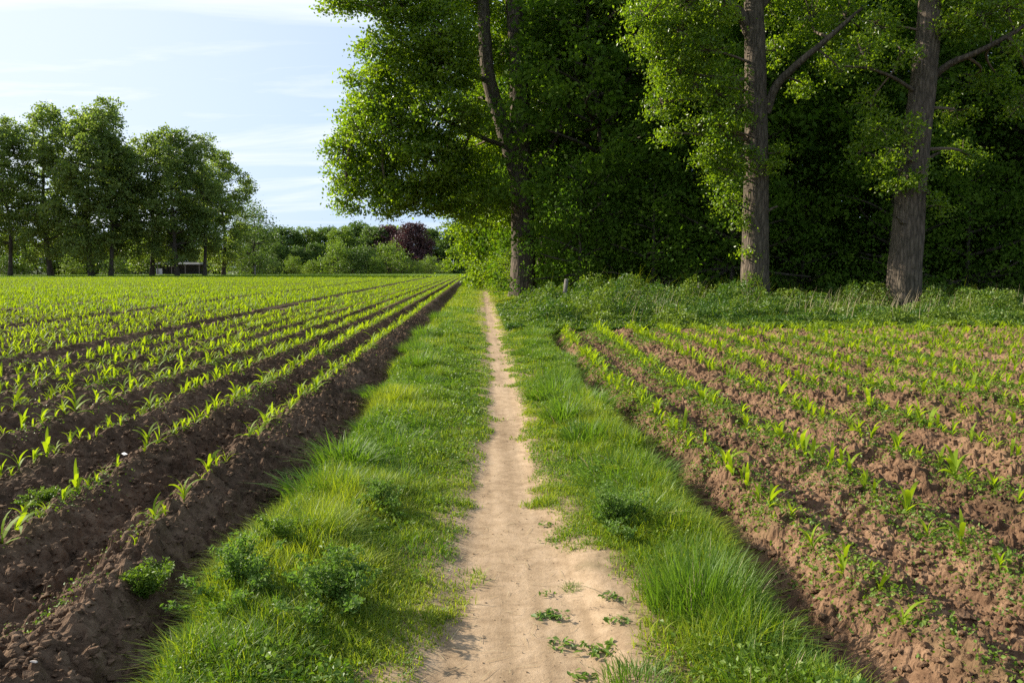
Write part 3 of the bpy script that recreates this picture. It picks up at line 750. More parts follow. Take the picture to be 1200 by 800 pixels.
# seed heads
n = 1200
y = 21.5+rng.random(n)*11; x = 3+rng.random(n)*22; k = (x < y*.75) & (fbm(x*.4, y*.4, 161, 2) > .02); x = x[k]; y = y[k]; n = len(x)
P = np.stack([x, y, height(x, y, False)], 1); hh = .7+.45*rng.random(n)
V1, Q1 = blades(P, hh, .008, .25+.2*rng.random(n), rng, 3, .3+rng.normal(size=n)*.5)
tag(obj('seed_stalks', mesh_np('seed_stalks', V1, Q1, M_straw, {'var': np.repeat(rng.random(n), 8)}, False)), 'pale flowering grass stalks rising above the weeds', kind='stuff')

# ------------------------------------------------------------------ trees
def bez(p0, p1, r, bow=.12, n=6):
    p0 = np.asarray(p0, float); p1 = np.asarray(p1, float); L = np.linalg.norm(p1-p0)
    o = r.normal(size=3)*bow*L; o[2] = abs(o[2])*.5-bow*L*.3
    t = np.linspace(0, 1, n)[:, None]
    return p0*(1-t)+p1*t+o*np.sin(np.pi*t)
def crown_mesh(boughs, leaf, per, nclus, mat, seed, skel=None, twig=True, cr=.5, up=.25, gap=0., limbmat=None, tone=0.):
    """boughs: (centre, radius) lists; clusters of leaves hang on each bough's outer shell"""
    r = np.random.default_rng(seed); b = MB(); Ps = []; var = []
    for (c, rad) in boughs:
        c = np.asarray(c, float); rad = np.broadcast_to(np.asarray(rad, float), (3,))
        k = max(4, int(nclus*(rad[0]*rad[2])))
        d = unit(r.normal(size=(k, 3))); q = (.35+.65*np.sqrt(r.random((k, 1))))
        cc = c+d*q*rad
        if skel is not None:
            s0 = skel[np.argmin(np.linalg.norm(skel-c+np.array([0, 0, min(rad[2]*.7, .5*np.min(np.linalg.norm(skel-c, axis=1)))]), axis=1))]
            rr0 = max(.03, .028*np.linalg.norm(c-s0))
            b.tube(bez(s0, c, r, .1, 7), np.linspace(rr0, .03, 7), 5, .4, 1)
            if twig:
                for e in cc[:: 2]: b.tube(bez(c+(e-c)*.0, e, r, .1, 4), [.03, .022, .015, .008], 3, .4, 1)
        m = r.poisson(per, k).clip(3)
        idx = np.repeat(np.arange(k), m)
        off = r.normal(size=(m.sum(), 3))*np.array([cr, cr, cr*.55])
        off = off*(.6+.8*r.random((m.sum(), 1)))
        off[:, 2] -= .25*np.linalg.norm(off[:, :2], axis=1)
        Ps.append(cc[idx]+off); var.append(np.clip(.45+tone+(r.normal(size=k)*.16)[idx]+.16*r.normal(size=m.sum()), 0, 1))
    P = np.concatenate(Ps); v = np.concatenate(var)
    V, Q = leaf_quads(P, leaf, r, up, .5)
    b.add(V, Q, np.repeat(v, 4), 0)
    return b.mesh('crown', [mat, limbmat or M_twig])

def wiggle(pts, n=14, amp=.05, seed=0):
    pts = np.asarray(pts, float); r = np.random.default_rng(seed)
    s = np.concatenate([[0], np.cumsum(np.linalg.norm(np.diff(pts, axis=0), axis=1))]); t = np.linspace(0, s[-1], n)
    out = np.stack([np.interp(t, s, pts[:, i]) for i in range(3)], 1)
    # smooth the corners
    for _ in range(2): out[1:-1] = (out[:-2]+2*out[1:-1]+out[2:])/4
    out[1:-1] += r.normal(size=(n-2, 3))*amp
    return out
def trunk_mesh(pts, r0, r1, flare=.35, n=18, seed=0, mat=None, k=40, name='trunk'):
    P = wiggle(pts, k, .02*r0, seed); t = np.linspace(0, 1, k); h = P[:, 2]-P[0, 2]
    rad = (r0+(r1-r0)*t**.9)*(1+flare*np.exp(-h/.55))
    b = MB(); b.tube(P, rad, n, .5, 0, .085, np.random.default_rng(seed)); return b.mesh(name, mat or M_bark, True), P

# -- hero poplar by the path
D1 = 44.0
e = empty('poplar_tree', (W(613, 340, D1)[0], D1, .05)); base1 = np.array(e.location)
tag(e, 'big forked poplar beside the path, its left side brightly sunlit', 'tree')
def rel(e, p): return np.asarray(p)-np.array(e.location)
fork = W(611, 205, D1)
m, sk1 = trunk_mesh([rel(e, (base1[0], D1, -.2)), rel(e, W(614, 290, D1)), rel(e, fork), rel(e, W(609, 120, D1)), rel(e, W(605, 30, D1)), rel(e, W(590, -120, D1)), rel(e, W(585, -230, D1))], .72, .28, .3, seed=1)
tr = obj('trunk', m, e)
m, sk2 = trunk_mesh([rel(e, W(610, 215, D1)), rel(e, W(590, 150, D1-.2)), rel(e, W(571, 90, D1-.4)), rel(e, W(566, 0, D1-.5)), rel(e, W(560, -120, D1)), rel(e, W(540, -200, D1))], .46, .2, 0, seed=2, name='limb'); obj('limb', m, tr)
m, sk3 = trunk_mesh([rel(e, W(572, 95, D1-.4)), rel(e, W(540, 85, D1-1.5)), rel(e, W(500, 55, D1-2.5)), rel(e, W(450, 20, D1-3))], .16, .05, 0, n=8, seed=3, k=16, name='limb'); obj('limb', m, tr)
m, sk4 = trunk_mesh([rel(e, W(600, 175, D1)), rel(e, W(560, 160, D1-1)), rel(e, W(500, 130, D1-2)), rel(e, W(440, 120, D1-2.5))], .15, .05, 0, n=8, seed=4, k=16, name='limb'); obj('limb', m, tr)
m, sk5 = trunk_mesh([rel(e, W(617, 215, D1)), rel(e, W(650, 170, D1)), rel(e, W(672, 110, D1)), rel(e, W(690, 40, D1))], .17, .05, 0, n=8, seed=5, k=16, name='limb'); obj('limb', m, tr)
skel = np.concatenate([sk1[12:], sk2, sk3, sk4, sk5])
B1 = []
for (px, py, rm, dd) in [
    (398, 2, .8, -3), (432, -12, 1.2, -3), (470, 5, 1.5, -2.5), (505, -5, 1.8, -2), (455, 60, 1.4, -2.5), (480, 85, 1.8, -1.5), (440, 100, 1.4, -1), (425, 140, 1.4, -2), (412, 175, 1.3, -1), (460, 150, 1.9, -2),
    (408, 210, 1.0, -1.5), (407, 240, .6, -1.5), (440, 200, 1.6, -1), (455, 235, 1.0, -2), (470, 215, 1.4, -1.5), (500, 185, 1.9, -2), (495, 235, 1.0, -1.5), (520, 130, 2.0, -2.5), (522, 80, 1.7, -2.5), (515, 40, 1.7, -3), (548, 60, 1.2, 1.5),
    (520, 225, 1.3, -1), (545, 190, 1.6, 1.2), (535, 185, 1.1, -1.5), (560, 235, 1.5, -1), (575, 165, 1.2, 2.5), (560, 120, 1.4, 3), (590, 60, 1.8, 2.5), (600, 10, 2, 2.5), (545, -5, 1.5, 1),
    (650, 35, 1.9, .5), (662, 100, 1.6, .3), (640, 160, 1.4, 1.5), (680, 80, 2, 1), (690, 20, 2.2, 0), (670, 190, 1.6, 1.5), (700, 140, 1.9, 2), (720, 70, 2, 1.5), (650, 240, 1.4, 1.5), (690, 240, 1.5, 2.5),
    (620, 120, 1.3, 2.5), (590, 240, 1.3, 1.8), (740, 20, 2.0, 1),
    (470, -60, 2.6, -2), (540, -80, 2.8, -1), (620, -70, 2.8, 0), (700, -70, 2.6, 0), (560, -160, 3, 0), (640, -170, 3, 0), (600, -240, 2.4, 0), (500, -130, 2.2, 0)]:
    B1.append((rel(e, W(px, py, D1+dd)), np.array([rm*1.05, rm*1.15, rm*.9])))
B1a = B1[:43]; B1b = B1[43:]
obj('crown', crown_mesh(B1a, .165, 62, 32, M_pop, 11, skel, True, .29), e)
obj('crown', crown_mesh(B1b, .3, 24, 7, M_pop, 12, skel, False, .6), e)

# -- second poplar
D2 = 30.5
b2 = W(887, 345, D2); e = empty('poplar_tree', (b2[0], D2, .08)); tag(e, 'poplar with a leafy skirt of shoots down the left side of its trunk', 'tree')
m, sk1 = trunk_mesh([rel(e, (W(886, 345, D2)[0], D2, -.2)), rel(e, W(886, 290, D2)), rel(e, W(887, 200, D2)), rel(e, W(886, 100, D2)), rel(e, W(884, 20, D2)), rel(e, W(884, -150, D2)), rel(e, W(880, -330, D2))], .56, .2, .22, seed=21)
tr = obj('trunk', m, e)
m, sk2 = trunk_mesh([rel(e, W(898, 132, D2)), rel(e, W(908, 100, D2-.3)), rel(e, W(935, 75, D2-.8)), rel(e, W(965, 50, D2-1.2)), rel(e, W(1010, 10, D2-1.5))], .19, .06, 0, n=9, seed=22, k=18, name='limb'); obj('limb', m, tr)
m, sk3 = trunk_mesh([rel(e, W(882, 50, D2)), rel(e, W(872, 18, D2)), rel(e, W(850, 2, D2-.3)), rel(e, W(820, -15, D2-.5)), rel(e, W(760, -60, D2-1))], .24, .08, 0, n=9, seed=23, k=18, name='limb'); obj('limb', m, tr)
m, sk4 = trunk_mesh([rel(e, W(890, 10, D2)), rel(e, W(925, -30, D2+.5)), rel(e, W(960, -90, D2+1))], .16, .06, 0, n=8, seed=24, k=12, name='limb'); obj('limb', m, tr)
skel = np.concatenate([sk1[4:], sk2, sk3, sk4])
B = []
for (px, py, rm, dd) in [(845, 150, .8, -.6), (865, 130, .7, -.9), (830, 180, .65, -.6), (850, 200, .75, -.7), (868, 182, .6, -.9), (855, 235, .55, -.4), (868, 262, .38, -.3), (876, 290, .2, -.45), (820, 150, .6, -.3),
    (905, 190, .4, -.8), (918, 178, .35, -.6), (840, 110, .7, -.5), (815, 100, .8, 0), (790, 80, .9, 0), (775, 120, .7, .5), (770, 60, .9, 0), (800, 40, 1.0, -.3), (760, 20, 1.1, 0), (830, 60, .9, -.6), (840, 10, .8, -1),
    (800, 0, 1.1, 0), (780, 155, .45, .3), (860, 90, .5, -.9), (900, 10, .8, 1), (950, 20, .9, .5), (975, 60, .7, 0), (990, 20, .9, -.5), (985, 85, .4, -1), (940, 100, .5, 1), (910, 60, .6, 1.2), (1010, 40, .7, -.5)]:
    B.append((rel(e, W(px, py, D2+dd)), rm))
obj('crown', crown_mesh(B, .112, 42, 50, M_pop, 31, skel, True, .2), e)
B = [(rel(e, W(px, py, D2+dd)), rm) for (px, py, rm, dd) in [(880, -60, 2, 0), (800, -80, 2, 0), (960, -80, 2, 0), (760, -150, 2.2, 0), (850, -170, 2.4, -1), (940, -180, 2.4, 1), (880, -270, 2.6, 0), (1000, -120, 1.8, 0), (730, -60, 1.5, 0), (860, -360, 2.2, 0)]]
obj('crown', crown_mesh(B, .26, 20, 5, M_pop, 32, skel, False, .5), e)

# -- third poplar
D3 = 27.5
b3 = W(1060, 350, D3); e = empty('poplar_tree', (b3[0], D3, .08)); tag(e, 'shaded poplar with a thick trunk leaning right, rightmost trunk at the wood edge', 'tree')
m, sk1 = trunk_mesh([rel(e, (W(1057, 355, D3)[0], D3, -.2)), rel(e, W(1062, 300, D3)), rel(e, W(1068, 220, D3)), rel(e, W(1079, 130, D3)), rel(e, W(1088, 40, D3)), rel(e, W(1096, -80, D3)), rel(e, W(1100, -300, D3))], .60, .22, .16, seed=41)
tr = obj('trunk', m, e)
m, sk2 = trunk_mesh([rel(e, W(1088, 95, D3)), rel(e, W(1110, 75, D3-.4)), rel(e, W(1145, 62, D3-.9)), rel(e, W(1195, 35, D3-1.3)), rel(e, W(1240, 0, D3-1.5))], .13, .04, 0, n=9, seed=42, k=18, name='limb'); obj('limb', m, tr)
m, sk3 = trunk_mesh([rel(e, W(1075, 110, D3)), rel(e, W(1050, 92, D3-.5)), rel(e, W(1020, 80, D3-.6)), rel(e, W(990, 78, D3-.8))], .08, .03, 0, n=7, seed=43, k=12, name='limb'); obj('limb', m, tr)
skel = np.concatenate([sk1[4:], sk2, sk3])
B = []
for (px, py, rm, dd) in [(1030, 150, .6, -.4), (1045, 175, .5, -.9), (1060, 150, .5, -1), (1020, 120, .6, 0), (1062, 205, .4, -.9), (1090, 225, .3, -.7), (1080, 200, .4, -.9), (1050, 215, .4, -.6), (1035, 195, .5, -.4), (1100, 240, .35, -.4),
    (1010, 60, .8, -.3), (1030, 30, .8, .5), (1055, 60, .5, -.7), (1120, 20, .8, -.5), (1150, 20, .8, -.8), (1180, 10, .9, -1), (1190, 50, .5, -1.2), (1140, 90, .5, .8), (1170, 90, .5, .6), (1120, 130, .6, .8), (1200, 120, .7, .5), (1010, 175, .5, .3),
    (1210, 0, 1, 0), (1115, -10, .9, 0), (1130, 180, .6, .8)]:
    B.append((rel(e, W(px, py, D3+dd)), rm))
obj('crown', crown_mesh(B, .105, 40, 48, M_pop, 51, skel, True, .2), e)
B = [(rel(e, W(px, py, D3+dd)), rm) for (px, py, rm, dd) in [(1090, -80, 1.8, 0), (1160, -80, 2, 0), (1010, -90, 1.5, .5), (1230, -60, 1.8, 0), (1100, -180, 2.4, 0), (1200, -180, 2.2, 0), (1020, -200, 2, 0), (1110, -300, 2.4, 0)]]
obj('crown', crown_mesh(B, .26, 18, 5, M_pop, 52, skel, False, .5), e)

# short dead stubs on the big trunks
for (px, py, d, ox, tx, ty, par) in [(894, 250, D2, .3, .5, .25, 1), (876, 175, D2, -.3, -.5, .3, 1), (1082, 190, D3, .25, .45, .3, 2), (1058, 262, D3, -.3, -.35, .2, 2), (618, 270, D1, .4, .6, .3, 0)]:
    tr_ = [o for o in bpy.data.objects if o.name.startswith('trunk')][par]; e_ = tr_.parent; p0 = rel(e_, W(px, py, d-.3)); b = MB()
    b.tube([p0-np.array([ox*.5, 0, 0]), p0+np.array([tx*.3, -.05, ty*.3]), p0+np.array([tx*.7, -.15, ty*.8]), p0+np.array([tx, -.2, ty])], [.12, .075, .045, .03], 7, .5, 0, .08)
    obj('branch_stub', b.mesh('branch_stub', M_bark), tr_)

# -- woodland trees: a few built, the rest copies
def gen_tree(seed, H, Wd, base, nb, leaf, per, ncl, mat, trunk_r, cr=.5, bark=None, shape='round', brad=(.12, .22), twig=False, lean=0, tone=0., split=False):
    r = np.random.default_rng(seed)
    tp = [(0, 0, -.3), (r.normal()*.02*H, r.normal()*.02*H, H*.35), (r.normal()*.03*H+lean, r.normal()*.03*H, H*.7), (lean*1.4, 0, H*.93)]
    m, sk = trunk_mesh(tp, trunk_r, trunk_r*.15, .35, 9, seed, bark or M_barkd, 14)
    B = []
    for i in range(nb):
        f = (i+.5)/nb; z = base+(H-base)*f*.97
        if shape == 'round': pr = math.sin(math.pi*min(1, .18+.75*f))**.7
        elif shape == 'poplar': pr = (.55+.45*math.sin(math.pi*min(1, f*1.02)))*(1 if f < .75 else 1-(f-.75)*2.0)
        else: pr = math.sqrt(max(.05, 1-f*f*.95))
        a = i*2.4+r.normal()*.5; q = Wd*.5*pr*(.45+.45*r.random())
        s = Wd*(brad[0]+(brad[1]-brad[0])*r.random())*(.75+.4*pr)
        B.append(((q*math.cos(a)+lean*f*1.3, q*math.sin(a), z-s*.3), np.array([s, s, s*.85])))
    c = crown_mesh(B, leaf, per, ncl, mat, seed+1, sk[3:], twig, cr, tone=tone, limbmat=bark or M_barkd)
    return m, c
def put(name, mt, x, y, rz, s, label, cat='tree', group=None, sz=None):
    e = empty(name, (x, y, 0.02), rz, s)
    if sz: e.scale = (s, s, s*sz)
    obj('trunk', mt[0], e); obj('crown', mt[1], e); return tag(e, label, cat, group)
wA = gen_tree(1001, 22, 11.5, 1.2, 60, .25, 34, 4.6, M_wood, .32, .36)
wB = gen_tree(1002, 20, 10.5, 1.0, 56, .25, 34, 4.8, M_wood, .28, .36)
wC = gen_tree(1003, 24, 12, 2.0, 62, .26, 32, 4.4, M_wood, .36, .38)
wD = gen_tree(1004, 8, 7.0, .3, 26, .16, 34, 7, M_wood, .14, .35, shape='dome')
wE = gen_tree(1005, 6, 6.0, .2, 22, .15, 32, 8, M_wood, .12, .33, shape='dome')
WT = [wA, wB, wC]
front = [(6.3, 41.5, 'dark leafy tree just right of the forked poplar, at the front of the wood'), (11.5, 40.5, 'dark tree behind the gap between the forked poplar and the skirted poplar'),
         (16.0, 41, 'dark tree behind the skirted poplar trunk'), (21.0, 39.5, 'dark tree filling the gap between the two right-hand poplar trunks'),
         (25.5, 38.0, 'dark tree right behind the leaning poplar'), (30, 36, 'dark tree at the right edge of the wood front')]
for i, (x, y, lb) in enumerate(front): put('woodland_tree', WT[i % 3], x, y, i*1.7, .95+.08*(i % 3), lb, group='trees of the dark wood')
k = 0
deep = 'dark tree hidden deep in the wood, seen only between the front trees'
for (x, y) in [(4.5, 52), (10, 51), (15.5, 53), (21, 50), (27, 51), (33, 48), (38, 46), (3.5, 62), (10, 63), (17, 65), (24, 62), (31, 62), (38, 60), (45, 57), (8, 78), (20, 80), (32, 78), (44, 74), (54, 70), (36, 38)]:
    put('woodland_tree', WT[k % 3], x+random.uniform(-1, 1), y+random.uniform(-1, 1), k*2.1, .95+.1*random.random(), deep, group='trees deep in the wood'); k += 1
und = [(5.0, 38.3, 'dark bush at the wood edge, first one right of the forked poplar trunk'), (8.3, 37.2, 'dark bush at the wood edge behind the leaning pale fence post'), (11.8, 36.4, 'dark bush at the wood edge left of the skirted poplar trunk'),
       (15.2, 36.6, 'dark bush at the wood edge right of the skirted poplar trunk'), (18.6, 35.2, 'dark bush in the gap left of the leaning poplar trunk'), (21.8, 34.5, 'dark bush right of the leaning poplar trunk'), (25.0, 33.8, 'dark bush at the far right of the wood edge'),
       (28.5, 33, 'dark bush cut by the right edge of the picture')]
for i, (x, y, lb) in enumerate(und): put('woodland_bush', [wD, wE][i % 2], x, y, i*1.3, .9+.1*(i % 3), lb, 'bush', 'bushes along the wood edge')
# sunlit trees overhanging the path further on
M_lit = leaf_mat('field_maple_leaf', (.09, .17, .010), (.22, .30, .02), .48, (1.6, 1.6, .5), .5, .25)
lA = gen_tree(1101, 15, 11, .8, 60, .22, 40, 9, M_lit, .25, .3, shape='round', brad=(.13, .2), twig=True)
lB = gen_tree(1102, 13, 10, .6, 50, .26, 34, 8, M_lit, .22, .35, shape='round', brad=(.13, .22))
put('maple_tree', lA, 3.0, 62, .4, 1.02, 'bright yellow-green sunlit tree low over the path, left behind the forked poplar')
put('maple_tree', lB, 4.6, 78, 2.0, 1.1, 'sunlit green tree overhanging the path, second beyond the forked poplar')
put('maple_tree', lA, 6.2, 97, 3.0, 1.1, 'sunlit green tree overhanging the path, third beyond the forked poplar')
put('maple_tree', lB, 6, 122, 1.0, 1.25, 'sunlit green tree near the far end of the path')
put('maple_tree', gen_tree(1105, 13, 9, 3.0, 34, .35, 26, 3, M_lit, .45, .6), W(560, 316, 152)[0], 152, 1.0, 1.0, 'tree with a short dark trunk standing where the path vanishes')
put('path_bush', gen_tree(1103, 2.6, 2.6, .1, 16, .09, 34, 26, M_lit, .05, .2, shape='dome'), 1.95, 47.5, 0, 1, 'bright bush right beside the path at the foot of the forked poplar', 'bush')
put('path_bush', gen_tree(1104, 3.2, 3.2, .1, 16, .11, 34, 20, M_lit, .05, .24, shape='dome'), 2.35, 55, 1, 1, 'bright bush beside the path, behind the one at the poplar foot', 'bush')

# -- row of tall poplars beyond the left field
rA = gen_tree(1201, 37, 19, 5, 60, .5, 28, 3.8, M_row, .55, .62, shape='poplar', brad=(.08, .13), twig=True)
rB = gen_tree(1202, 38, 17, 7, 56, .5, 28, 3.8, M_row, .5, .62, shape='poplar', brad=(.08, .14), twig=True)
rC = gen_tree(1203, 32, 19, 4, 58, .5, 28, 3.8, M_row, .55, .62, shape='poplar', brad=(.08, .13), twig=True)
rows = [(-30, 130, 150, rA, 'tall poplar cut by the left edge of the picture'), (12, 140, 148, rB, 'tall poplar at the left edge, second trunk of the far row'), (60, 124, 150, rA, 'tall poplar with a forked trunk, third of the far row from the left'),
        (108, 130, 148, rC, 'tall poplar with a slim trunk, left of the close pair in the far row'), (130, 118, 147, rB, 'tallest poplar of the far row, right of the close pair'),
        (178, 158, 153, rC, 'lower poplar left of the white-roofed shelter'), (208, 150, 150, rA, 'poplar standing in front of the white-roofed shelter'), (240, 160, 152, rB, 'poplar at the right end of the white-roofed shelter'), (262, 178, 160, rC, 'slanting-topped poplar ending the far row on the right')]
for i, (px, py, d, mt, lb) in enumerate(rows):
    p = W(px, 324, d); htop = W(px, py, d)[2]; H0 = {id(rA): 37, id(rB): 38, id(rC): 32}[id(mt)]
    put('poplar_tree', mt, p[0], d, i*1.9, htop/H0/.97, lb, group='row of poplars beyond the left field')
put('maple_tree', gen_tree(1204, 16, 11, 1, 40, .4, 26, 2.0, M_far, .3, .8), W(297, 320, 178)[0], 178, 0, 1.0, 'rounded green tree at the right foot of the far poplar row')
# understorey and woods behind
fA = gen_tree(1301, 14, 12, .5, 60, .5, 26, 4, M_far, .3, .55, shape='round', brad=(.10,.17)); fB = gen_tree(1302, 13, 13, .5, 60, .5, 26, 4, M_far, .3, .55, shape='dome', brad=(.10,.17))
fC = gen_tree(1303, 15, 12, .5, 60, .5, 26, 4, M_farl, .3, .55, shape='round', brad=(.10,.17)); fD = gen_tree(1304, 15, 15, .5, 64, .5, 26, 3.5, M_copper, .35, .55, shape='dome', brad=(.10,.17))
sA = gen_tree(1305, 7, 8, .2, 26, .36, 24, 3.0, M_farl, .15, .6, shape='dome'); sB = gen_tree(1306, 4.5, 5, .2, 20, .3, 22, 5, M_farl, .1, .5, shape='dome'); sC = gen_tree(1307, 7, 8, .2, 26, .36, 24, 3.0, M_far, .15, .6, shape='dome')
bk = [(312, 268, 215, fB), (335, 266, 222, fA), (358, 268, 225, fC), (382, 266, 228, fA), (402, 267, 220, fC), (424, 263, 232, fB), (440, 265, 226, fA), (462, 266, 236, fC), (505, 268, 240, fA), (535, 262, 236, fB), (560, 270, 240, fA), (325, 285, 205, fA), (350, 290, 206, fB), (370, 285, 208, fA)]
for i, (px, py, d, mt) in enumerate(bk):
    Hh = {id(fA): 14, id(fB): 13, id(fC): 15}[id(mt)]; p = W(px, 320, d)
    put('distant_tree', mt, p[0], d, i*1.1, W(px, py, d)[2]/Hh/.97, ['green tree in the distant wood, %s from the left in the skyline beyond the field' % nth(i+1), 'dark green tree in the lower front of the distant wood, %s of three' % ['left', 'middle', 'right'][max(0, i-11)]][i > 10], group='trees of the distant wood')
put('copper_beech', fD, W(484, 320, 215)[0], 215, 0, W(484, 263, 215)[2]/14.6, 'dark purple-leaved tree among the green ones in the distance')
put('copper_beech', fD, W(455, 320, 226)[0], 226, 2, W(455, 266, 226)[2]/14.6, 'smaller purple-brown tree showing left of the dark purple one')
sh = [(345, 300, 190, sA), (395, 284, 186, sA), (415, 290, 184, sC), (432, 288, 186, sC), (455, 284, 188, sA), (473, 296, 184, sB), (440, 302, 182, sB), (488, 306, 182, sB), (505, 300, 188, sA), (520, 305, 182, sB), (365, 305, 186, sB), (320, 300, 192, sC)]
SN = ['left of the pale group', 'leftmost of the tall pale bushes', 'second of the tall bushes', 'middle of the tall bushes', 'in front of the purple tree', 'lower one right of the purple tree foot', 'lowest in the middle', 'small one near the path end', 'tall one near the path end', 'nearest the path', 'small one at the left', 'at the foot of the far poplar row']
for i, (px, py, d, mt) in enumerate(sh):
    Hh = {id(sA): 7, id(sB): 4.5, id(sC): 7}[id(mt)]; p = W(px, 320, d)
    put('distant_bush', mt, p[0], d, i*2.3, W(px, py, d)[2]/Hh/.97, 'far bush beyond the left field, '+SN[i], 'bush', 'bushes beyond the left field')
for i, (px, py, d, mt) in enumerate([(-20, 275, 200, fA), (20, 265, 205, fC), (45, 285, 196, sA), (70, 262, 204, fA), (95, 270, 200, fC), (150, 262, 206, fC), (165, 280, 198, sA), (185, 272, 212, fA), (215, 275, 214, fB), (250, 280, 200, fC), (275, 285, 196, sA), (300, 280, 200, fA), (5, 300, 190, sC), (85, 300, 190, sB), (135, 296, 190, sC), (120, 275, 210, fA)]):
    Hh = {id(fA): 14, id(fB): 13, id(fC): 15, id(sA): 7, id(sC): 7, id(sB): 4.5}[id(mt)]; p = W(px, 320, d)
    put('distant_tree', mt, p[0], d, i*2.9, W(px, py, d)[2]/Hh/.97, 'smaller tree behind the far poplar trunks, %s of those from left' % nth(i+1) if 0 else 'low tree seen between the far poplar trunks, about %d paces along from the left edge' % (i+1) if 0 else 'low tree behind the far poplar row, part of the leafy screen under their crowns', group='screen behind the far poplars')

# -- grass bank at the end of the left field
n = 90000; x = -110+rng.random(n)*109; y = lend(x)+rng.random(n)*45*(1+.0*x); y = np.minimum(y, 175+8*rng.random(n))
P = np.stack([x, y, 0*x], 1); V, Q = blades(P, .2+.3*rng.random(n), .09, .4, rng, 1); 
tag(obj('grass', mesh_np('grass', V, Q, M_weed, {'var': np.repeat(rng.random(n)*.7, 4)}, False)), 'strip of rough grass at the far end of the left field', kind='stuff')  # darker leaf material stands in for the tree row's shadow band

# ------------------------------------------------------------------ small built things
p = W(212, 320, 196); e = empty('field_shelter', (p[0], 196, 0)); tag(e, 'low open shelter with a flat white roof behind the far poplars', 'shelter')
b = MB(); b.box((0, 0, 2.75), (10.4, 3.4, .5), m=0); obj('roof', b.mesh('roof', M_white), e)
b = MB(); b.box((0, 1.4, 1.3), (10.0, .12, 2.55)); obj('back_wall', b.mesh('back_wall', M_shade), e)
for x in (-4.9, -1.6, 1.6, 4.9):
    b = MB(); b.box((x, -1.4, 1.24), (.16, .16, 2.46)); obj('post', b.mesh('post', M_postw), e)
b = MB(); b.box((-4.6, -1.2, .75), (1.4, .1, 1.5)); obj('side_panel', b.mesh('side_panel', M_white), e)
def post(px, pyb, pyt, d, wd, tilt, lb, nm='fence_post'):
    p = W(px, pyb, d); top = W(px, pyt, d); h = top[2]
    b = MB(); b.tube([[0, 0, -.2], [0, 0, h*.5], [0, 0, h*.97], [0, 0, h]], [wd, wd*.97, wd*.92, wd*.7], 9, .5, 0, .03)
    b.add([[wd*.7*math.cos(a), wd*.7*math.sin(a), h] for a in np.arange(4)*math.pi/2], [[0, 1, 2, 3]])
    o = obj(nm, b.mesh(nm, M_postw), loc=(p[0], d, .05)); o.rotation_euler = (0, tilt, .2); tag(o, lb, 'post')
post(660, 345, 328, 31.5, .085, .12, 'pale weathered fence post leaning right above the brambles, left of the three')
post(769, 350, 341, 31, .05, -.04, 'thin short grey fence post in the weeds, middle of the three')
post(818, 350, 332, 33, .055, .03, 'thin grey fence post near the skirted poplar, right of the three')
post(299, 321, 312, 160, .16, 0, 'small white marker post at the far edge of the left field')

# ------------------------------------------------------------------ haze
b = MB(); b.box((-10, 125, 44), (330, 300, 91))
m, nt, nd, lk = new_mat('air_haze'); vp = nd.new('ShaderNodeVolumePrincipled'); vp.inputs['Color'].default_value = (.78, .87, 1, 1); vp.inputs['Density'].default_value = .00013
vp.inputs['Anisotropy'].default_value = 0
oo = nd.new('ShaderNodeOutputMaterial'); lk.new(vp.outputs[0], oo.inputs['Volume'])
USE_HAZE = False
if USE_HAZE: tag(obj('haze', b.mesh('haze', m)), 'thin bluish air in the distance', kind='stuff')

# ------------------------------------------------------------------ sky, sun, camera
w = bpy.data.worlds.new('World'); sc.world = w; w.use_nodes = True
nt = w.node_tree; nd = nt.nodes; lk = nt.links; nd.clear()
sky = nd.new('ShaderNodeTexSky'); sky.sky_type = 'NISHITA'; sky.sun_disc = False
sky.sun_elevation = SUN_EL; sky.sun_rotation = -SUN_AZ; sky.air_density = 1.0; sky.dust_density = 1.2; sky.ozone_density = 1.6
tc = nd.new('ShaderNodeTexCoord')
# thin high cloud on a plane far up: direction / height
sep = nd.new('ShaderNodeSeparateXYZ'); lk.new(tc.outputs['Generated'], sep.inputs[0])
mz = nd.new('ShaderNodeMath'); mz.operation = 'MAXIMUM'; mz.inputs[1].default_value = .04; lk.new(sep.outputs['Z'], mz.inputs[0])
az = nd.new('ShaderNodeMath'); az.operation = 'ADD'; az.inputs[1].default_value = .12; lk.new(mz.outputs[0], az.inputs[0])
dx = nd.new('ShaderNodeMath'); dx.operation = 'DIVIDE'; dy = nd.new('ShaderNodeMath'); dy.operation = 'DIVIDE'
lk.new(sep.outputs['X'], dx.inputs[0]); lk.new(az.outputs[0], dx.inputs[1]); lk.new(sep.outputs['Y'], dy.inputs[0]); lk.new(az.outputs[0], dy.inputs[1])
cb = nd.new('ShaderNodeCombineXYZ'); lk.new(dx.outputs[0], cb.inputs[0]); lk.new(dy.outputs[0], cb.inputs[1])
mp = nd.new('ShaderNodeMapping'); mp.inputs['Rotation'].default_value = (0, 0, R(28)); mp.inputs['Scale'].default_value = (.55, 1.7, 1); mp.inputs['Location'].default_value = (1.3, 0.4, 0)
lk.new(cb.outputs[0], mp.inputs[0])
n1 = nd.new('ShaderNodeTexNoise'); n1.inputs['Scale'].default_value = 1.1; n1.inputs['Detail'].default_value = 8; n1.inputs['Roughness'].default_value = .6; n1.inputs['Distortion'].default_value = .5
lk.new(mp.outputs[0], n1.inputs['Vector'])
rp = ramp(nd, [(.47, (0, 0, 0)), (.66, (1, 1, 1))]); lk.new(n1.outputs[0], rp.inputs[0])
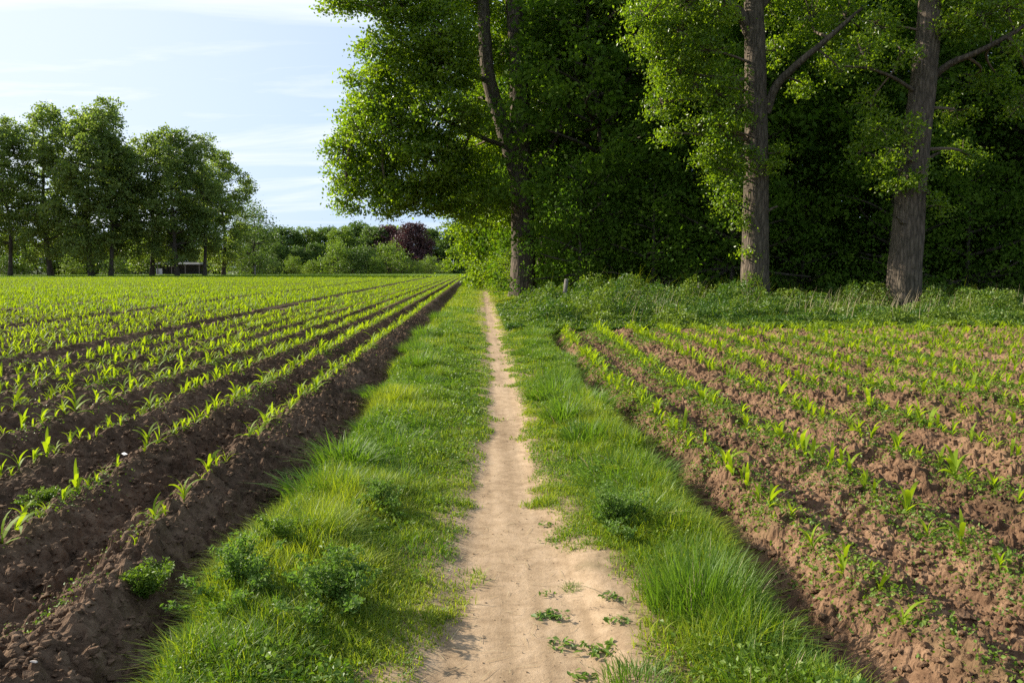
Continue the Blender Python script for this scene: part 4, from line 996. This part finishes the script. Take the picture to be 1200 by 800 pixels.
hzn = nd.new('ShaderNodeMapRange'); hzn.inputs['From Min'].default_value = 0; hzn.inputs['From Max'].default_value = .45; hzn.inputs['To Min'].default_value = .78; hzn.inputs['To Max'].default_value = .5; lk.new(sep.outputs['Z'], hzn.inputs[0])
mul = nd.new('ShaderNodeMath'); mul.operation = 'MULTIPLY_ADD'; mul.inputs[1].default_value = .62; mul.use_clamp = True; lk.new(rp.outputs[0], mul.inputs[0])
vd = nd.new('ShaderNodeVectorMath'); vd.operation = 'DOT_PRODUCT'; lk.new(tc.outputs['Generated'], vd.inputs[0])
vd.inputs[1].default_value = (-math.sin(SUN_AZ)*math.cos(SUN_EL), math.cos(SUN_AZ)*math.cos(SUN_EL), math.sin(SUN_EL))
au = nd.new('ShaderNodeMapRange'); au.inputs['From Min'].default_value = .4; au.inputs['From Max'].default_value = .95; au.inputs['To Max'].default_value = .9; lk.new(vd.outputs['Value'], au.inputs[0])
lk.new(au.outputs[0], mul.inputs[2])
mxv = nd.new('ShaderNodeMix'); mxv.data_type = 'RGBA'; lk.new(hzn.outputs[0], mxv.inputs[0]); lk.new(sky.outputs[0], mxv.inputs[6]); mxv.inputs[7].default_value = (5.3, 7.3, 10.4, 1)
mx = nd.new('ShaderNodeMix'); mx.data_type = 'RGBA'; lk.new(mul.outputs[0], mx.inputs[0]); lk.new(mxv.outputs[2], mx.inputs[6]); mx.inputs[7].default_value = (8.6, 9.2, 10.0, 1)
bg = nd.new('ShaderNodeBackground'); bg.inputs['Strength'].default_value = .054; lk.new(mx.outputs[2], bg.inputs[0])
ow = nd.new('ShaderNodeOutputWorld'); lk.new(bg.outputs[0], ow.inputs[0])

sl = bpy.data.lights.new('sun', 'SUN'); sl.energy = 5; sl.angle = R(.53); sl.color = (1, .92, .79)
so = bpy.data.objects.new('sun', sl); col.objects.link(so)
from mathutils import Vector
sd = Vector((-math.sin(SUN_AZ)*math.cos(SUN_EL), math.cos(SUN_AZ)*math.cos(SUN_EL), math.sin(SUN_EL)))
so.rotation_euler = sd.to_track_quat('Z', 'Y').to_euler(); so.location = (-20, 10, 30)

cam = bpy.data.cameras.new('camera'); cam.lens = 28; cam.sensor_width = 36; cam.clip_end = 8000; cam.clip_start = .05
co = bpy.data.objects.new('camera', cam); col.objects.link(co); co.location = (0, 0, CAM_H)
co.rotation_euler = (math.pi/2-PITCH, 0, -YAW); sc.camera = co
sc.view_settings.view_transform = 'Standard'; sc.view_settings.look = 'None'; sc.view_settings.exposure = 1.12; sc.view_settings.gamma = 1
sc.render.engine = 'CYCLES'
cy = sc.cycles; cy.max_bounces = 6; cy.diffuse_bounces = 3; cy.glossy_bounces = 2; cy.transmission_bounces = 4; cy.transparent_max_bounces = 4; cy.volume_bounces = 0
cy.use_denoising = False; cy.sample_clamp_indirect = 3
sc.render.filter_size = 1.15
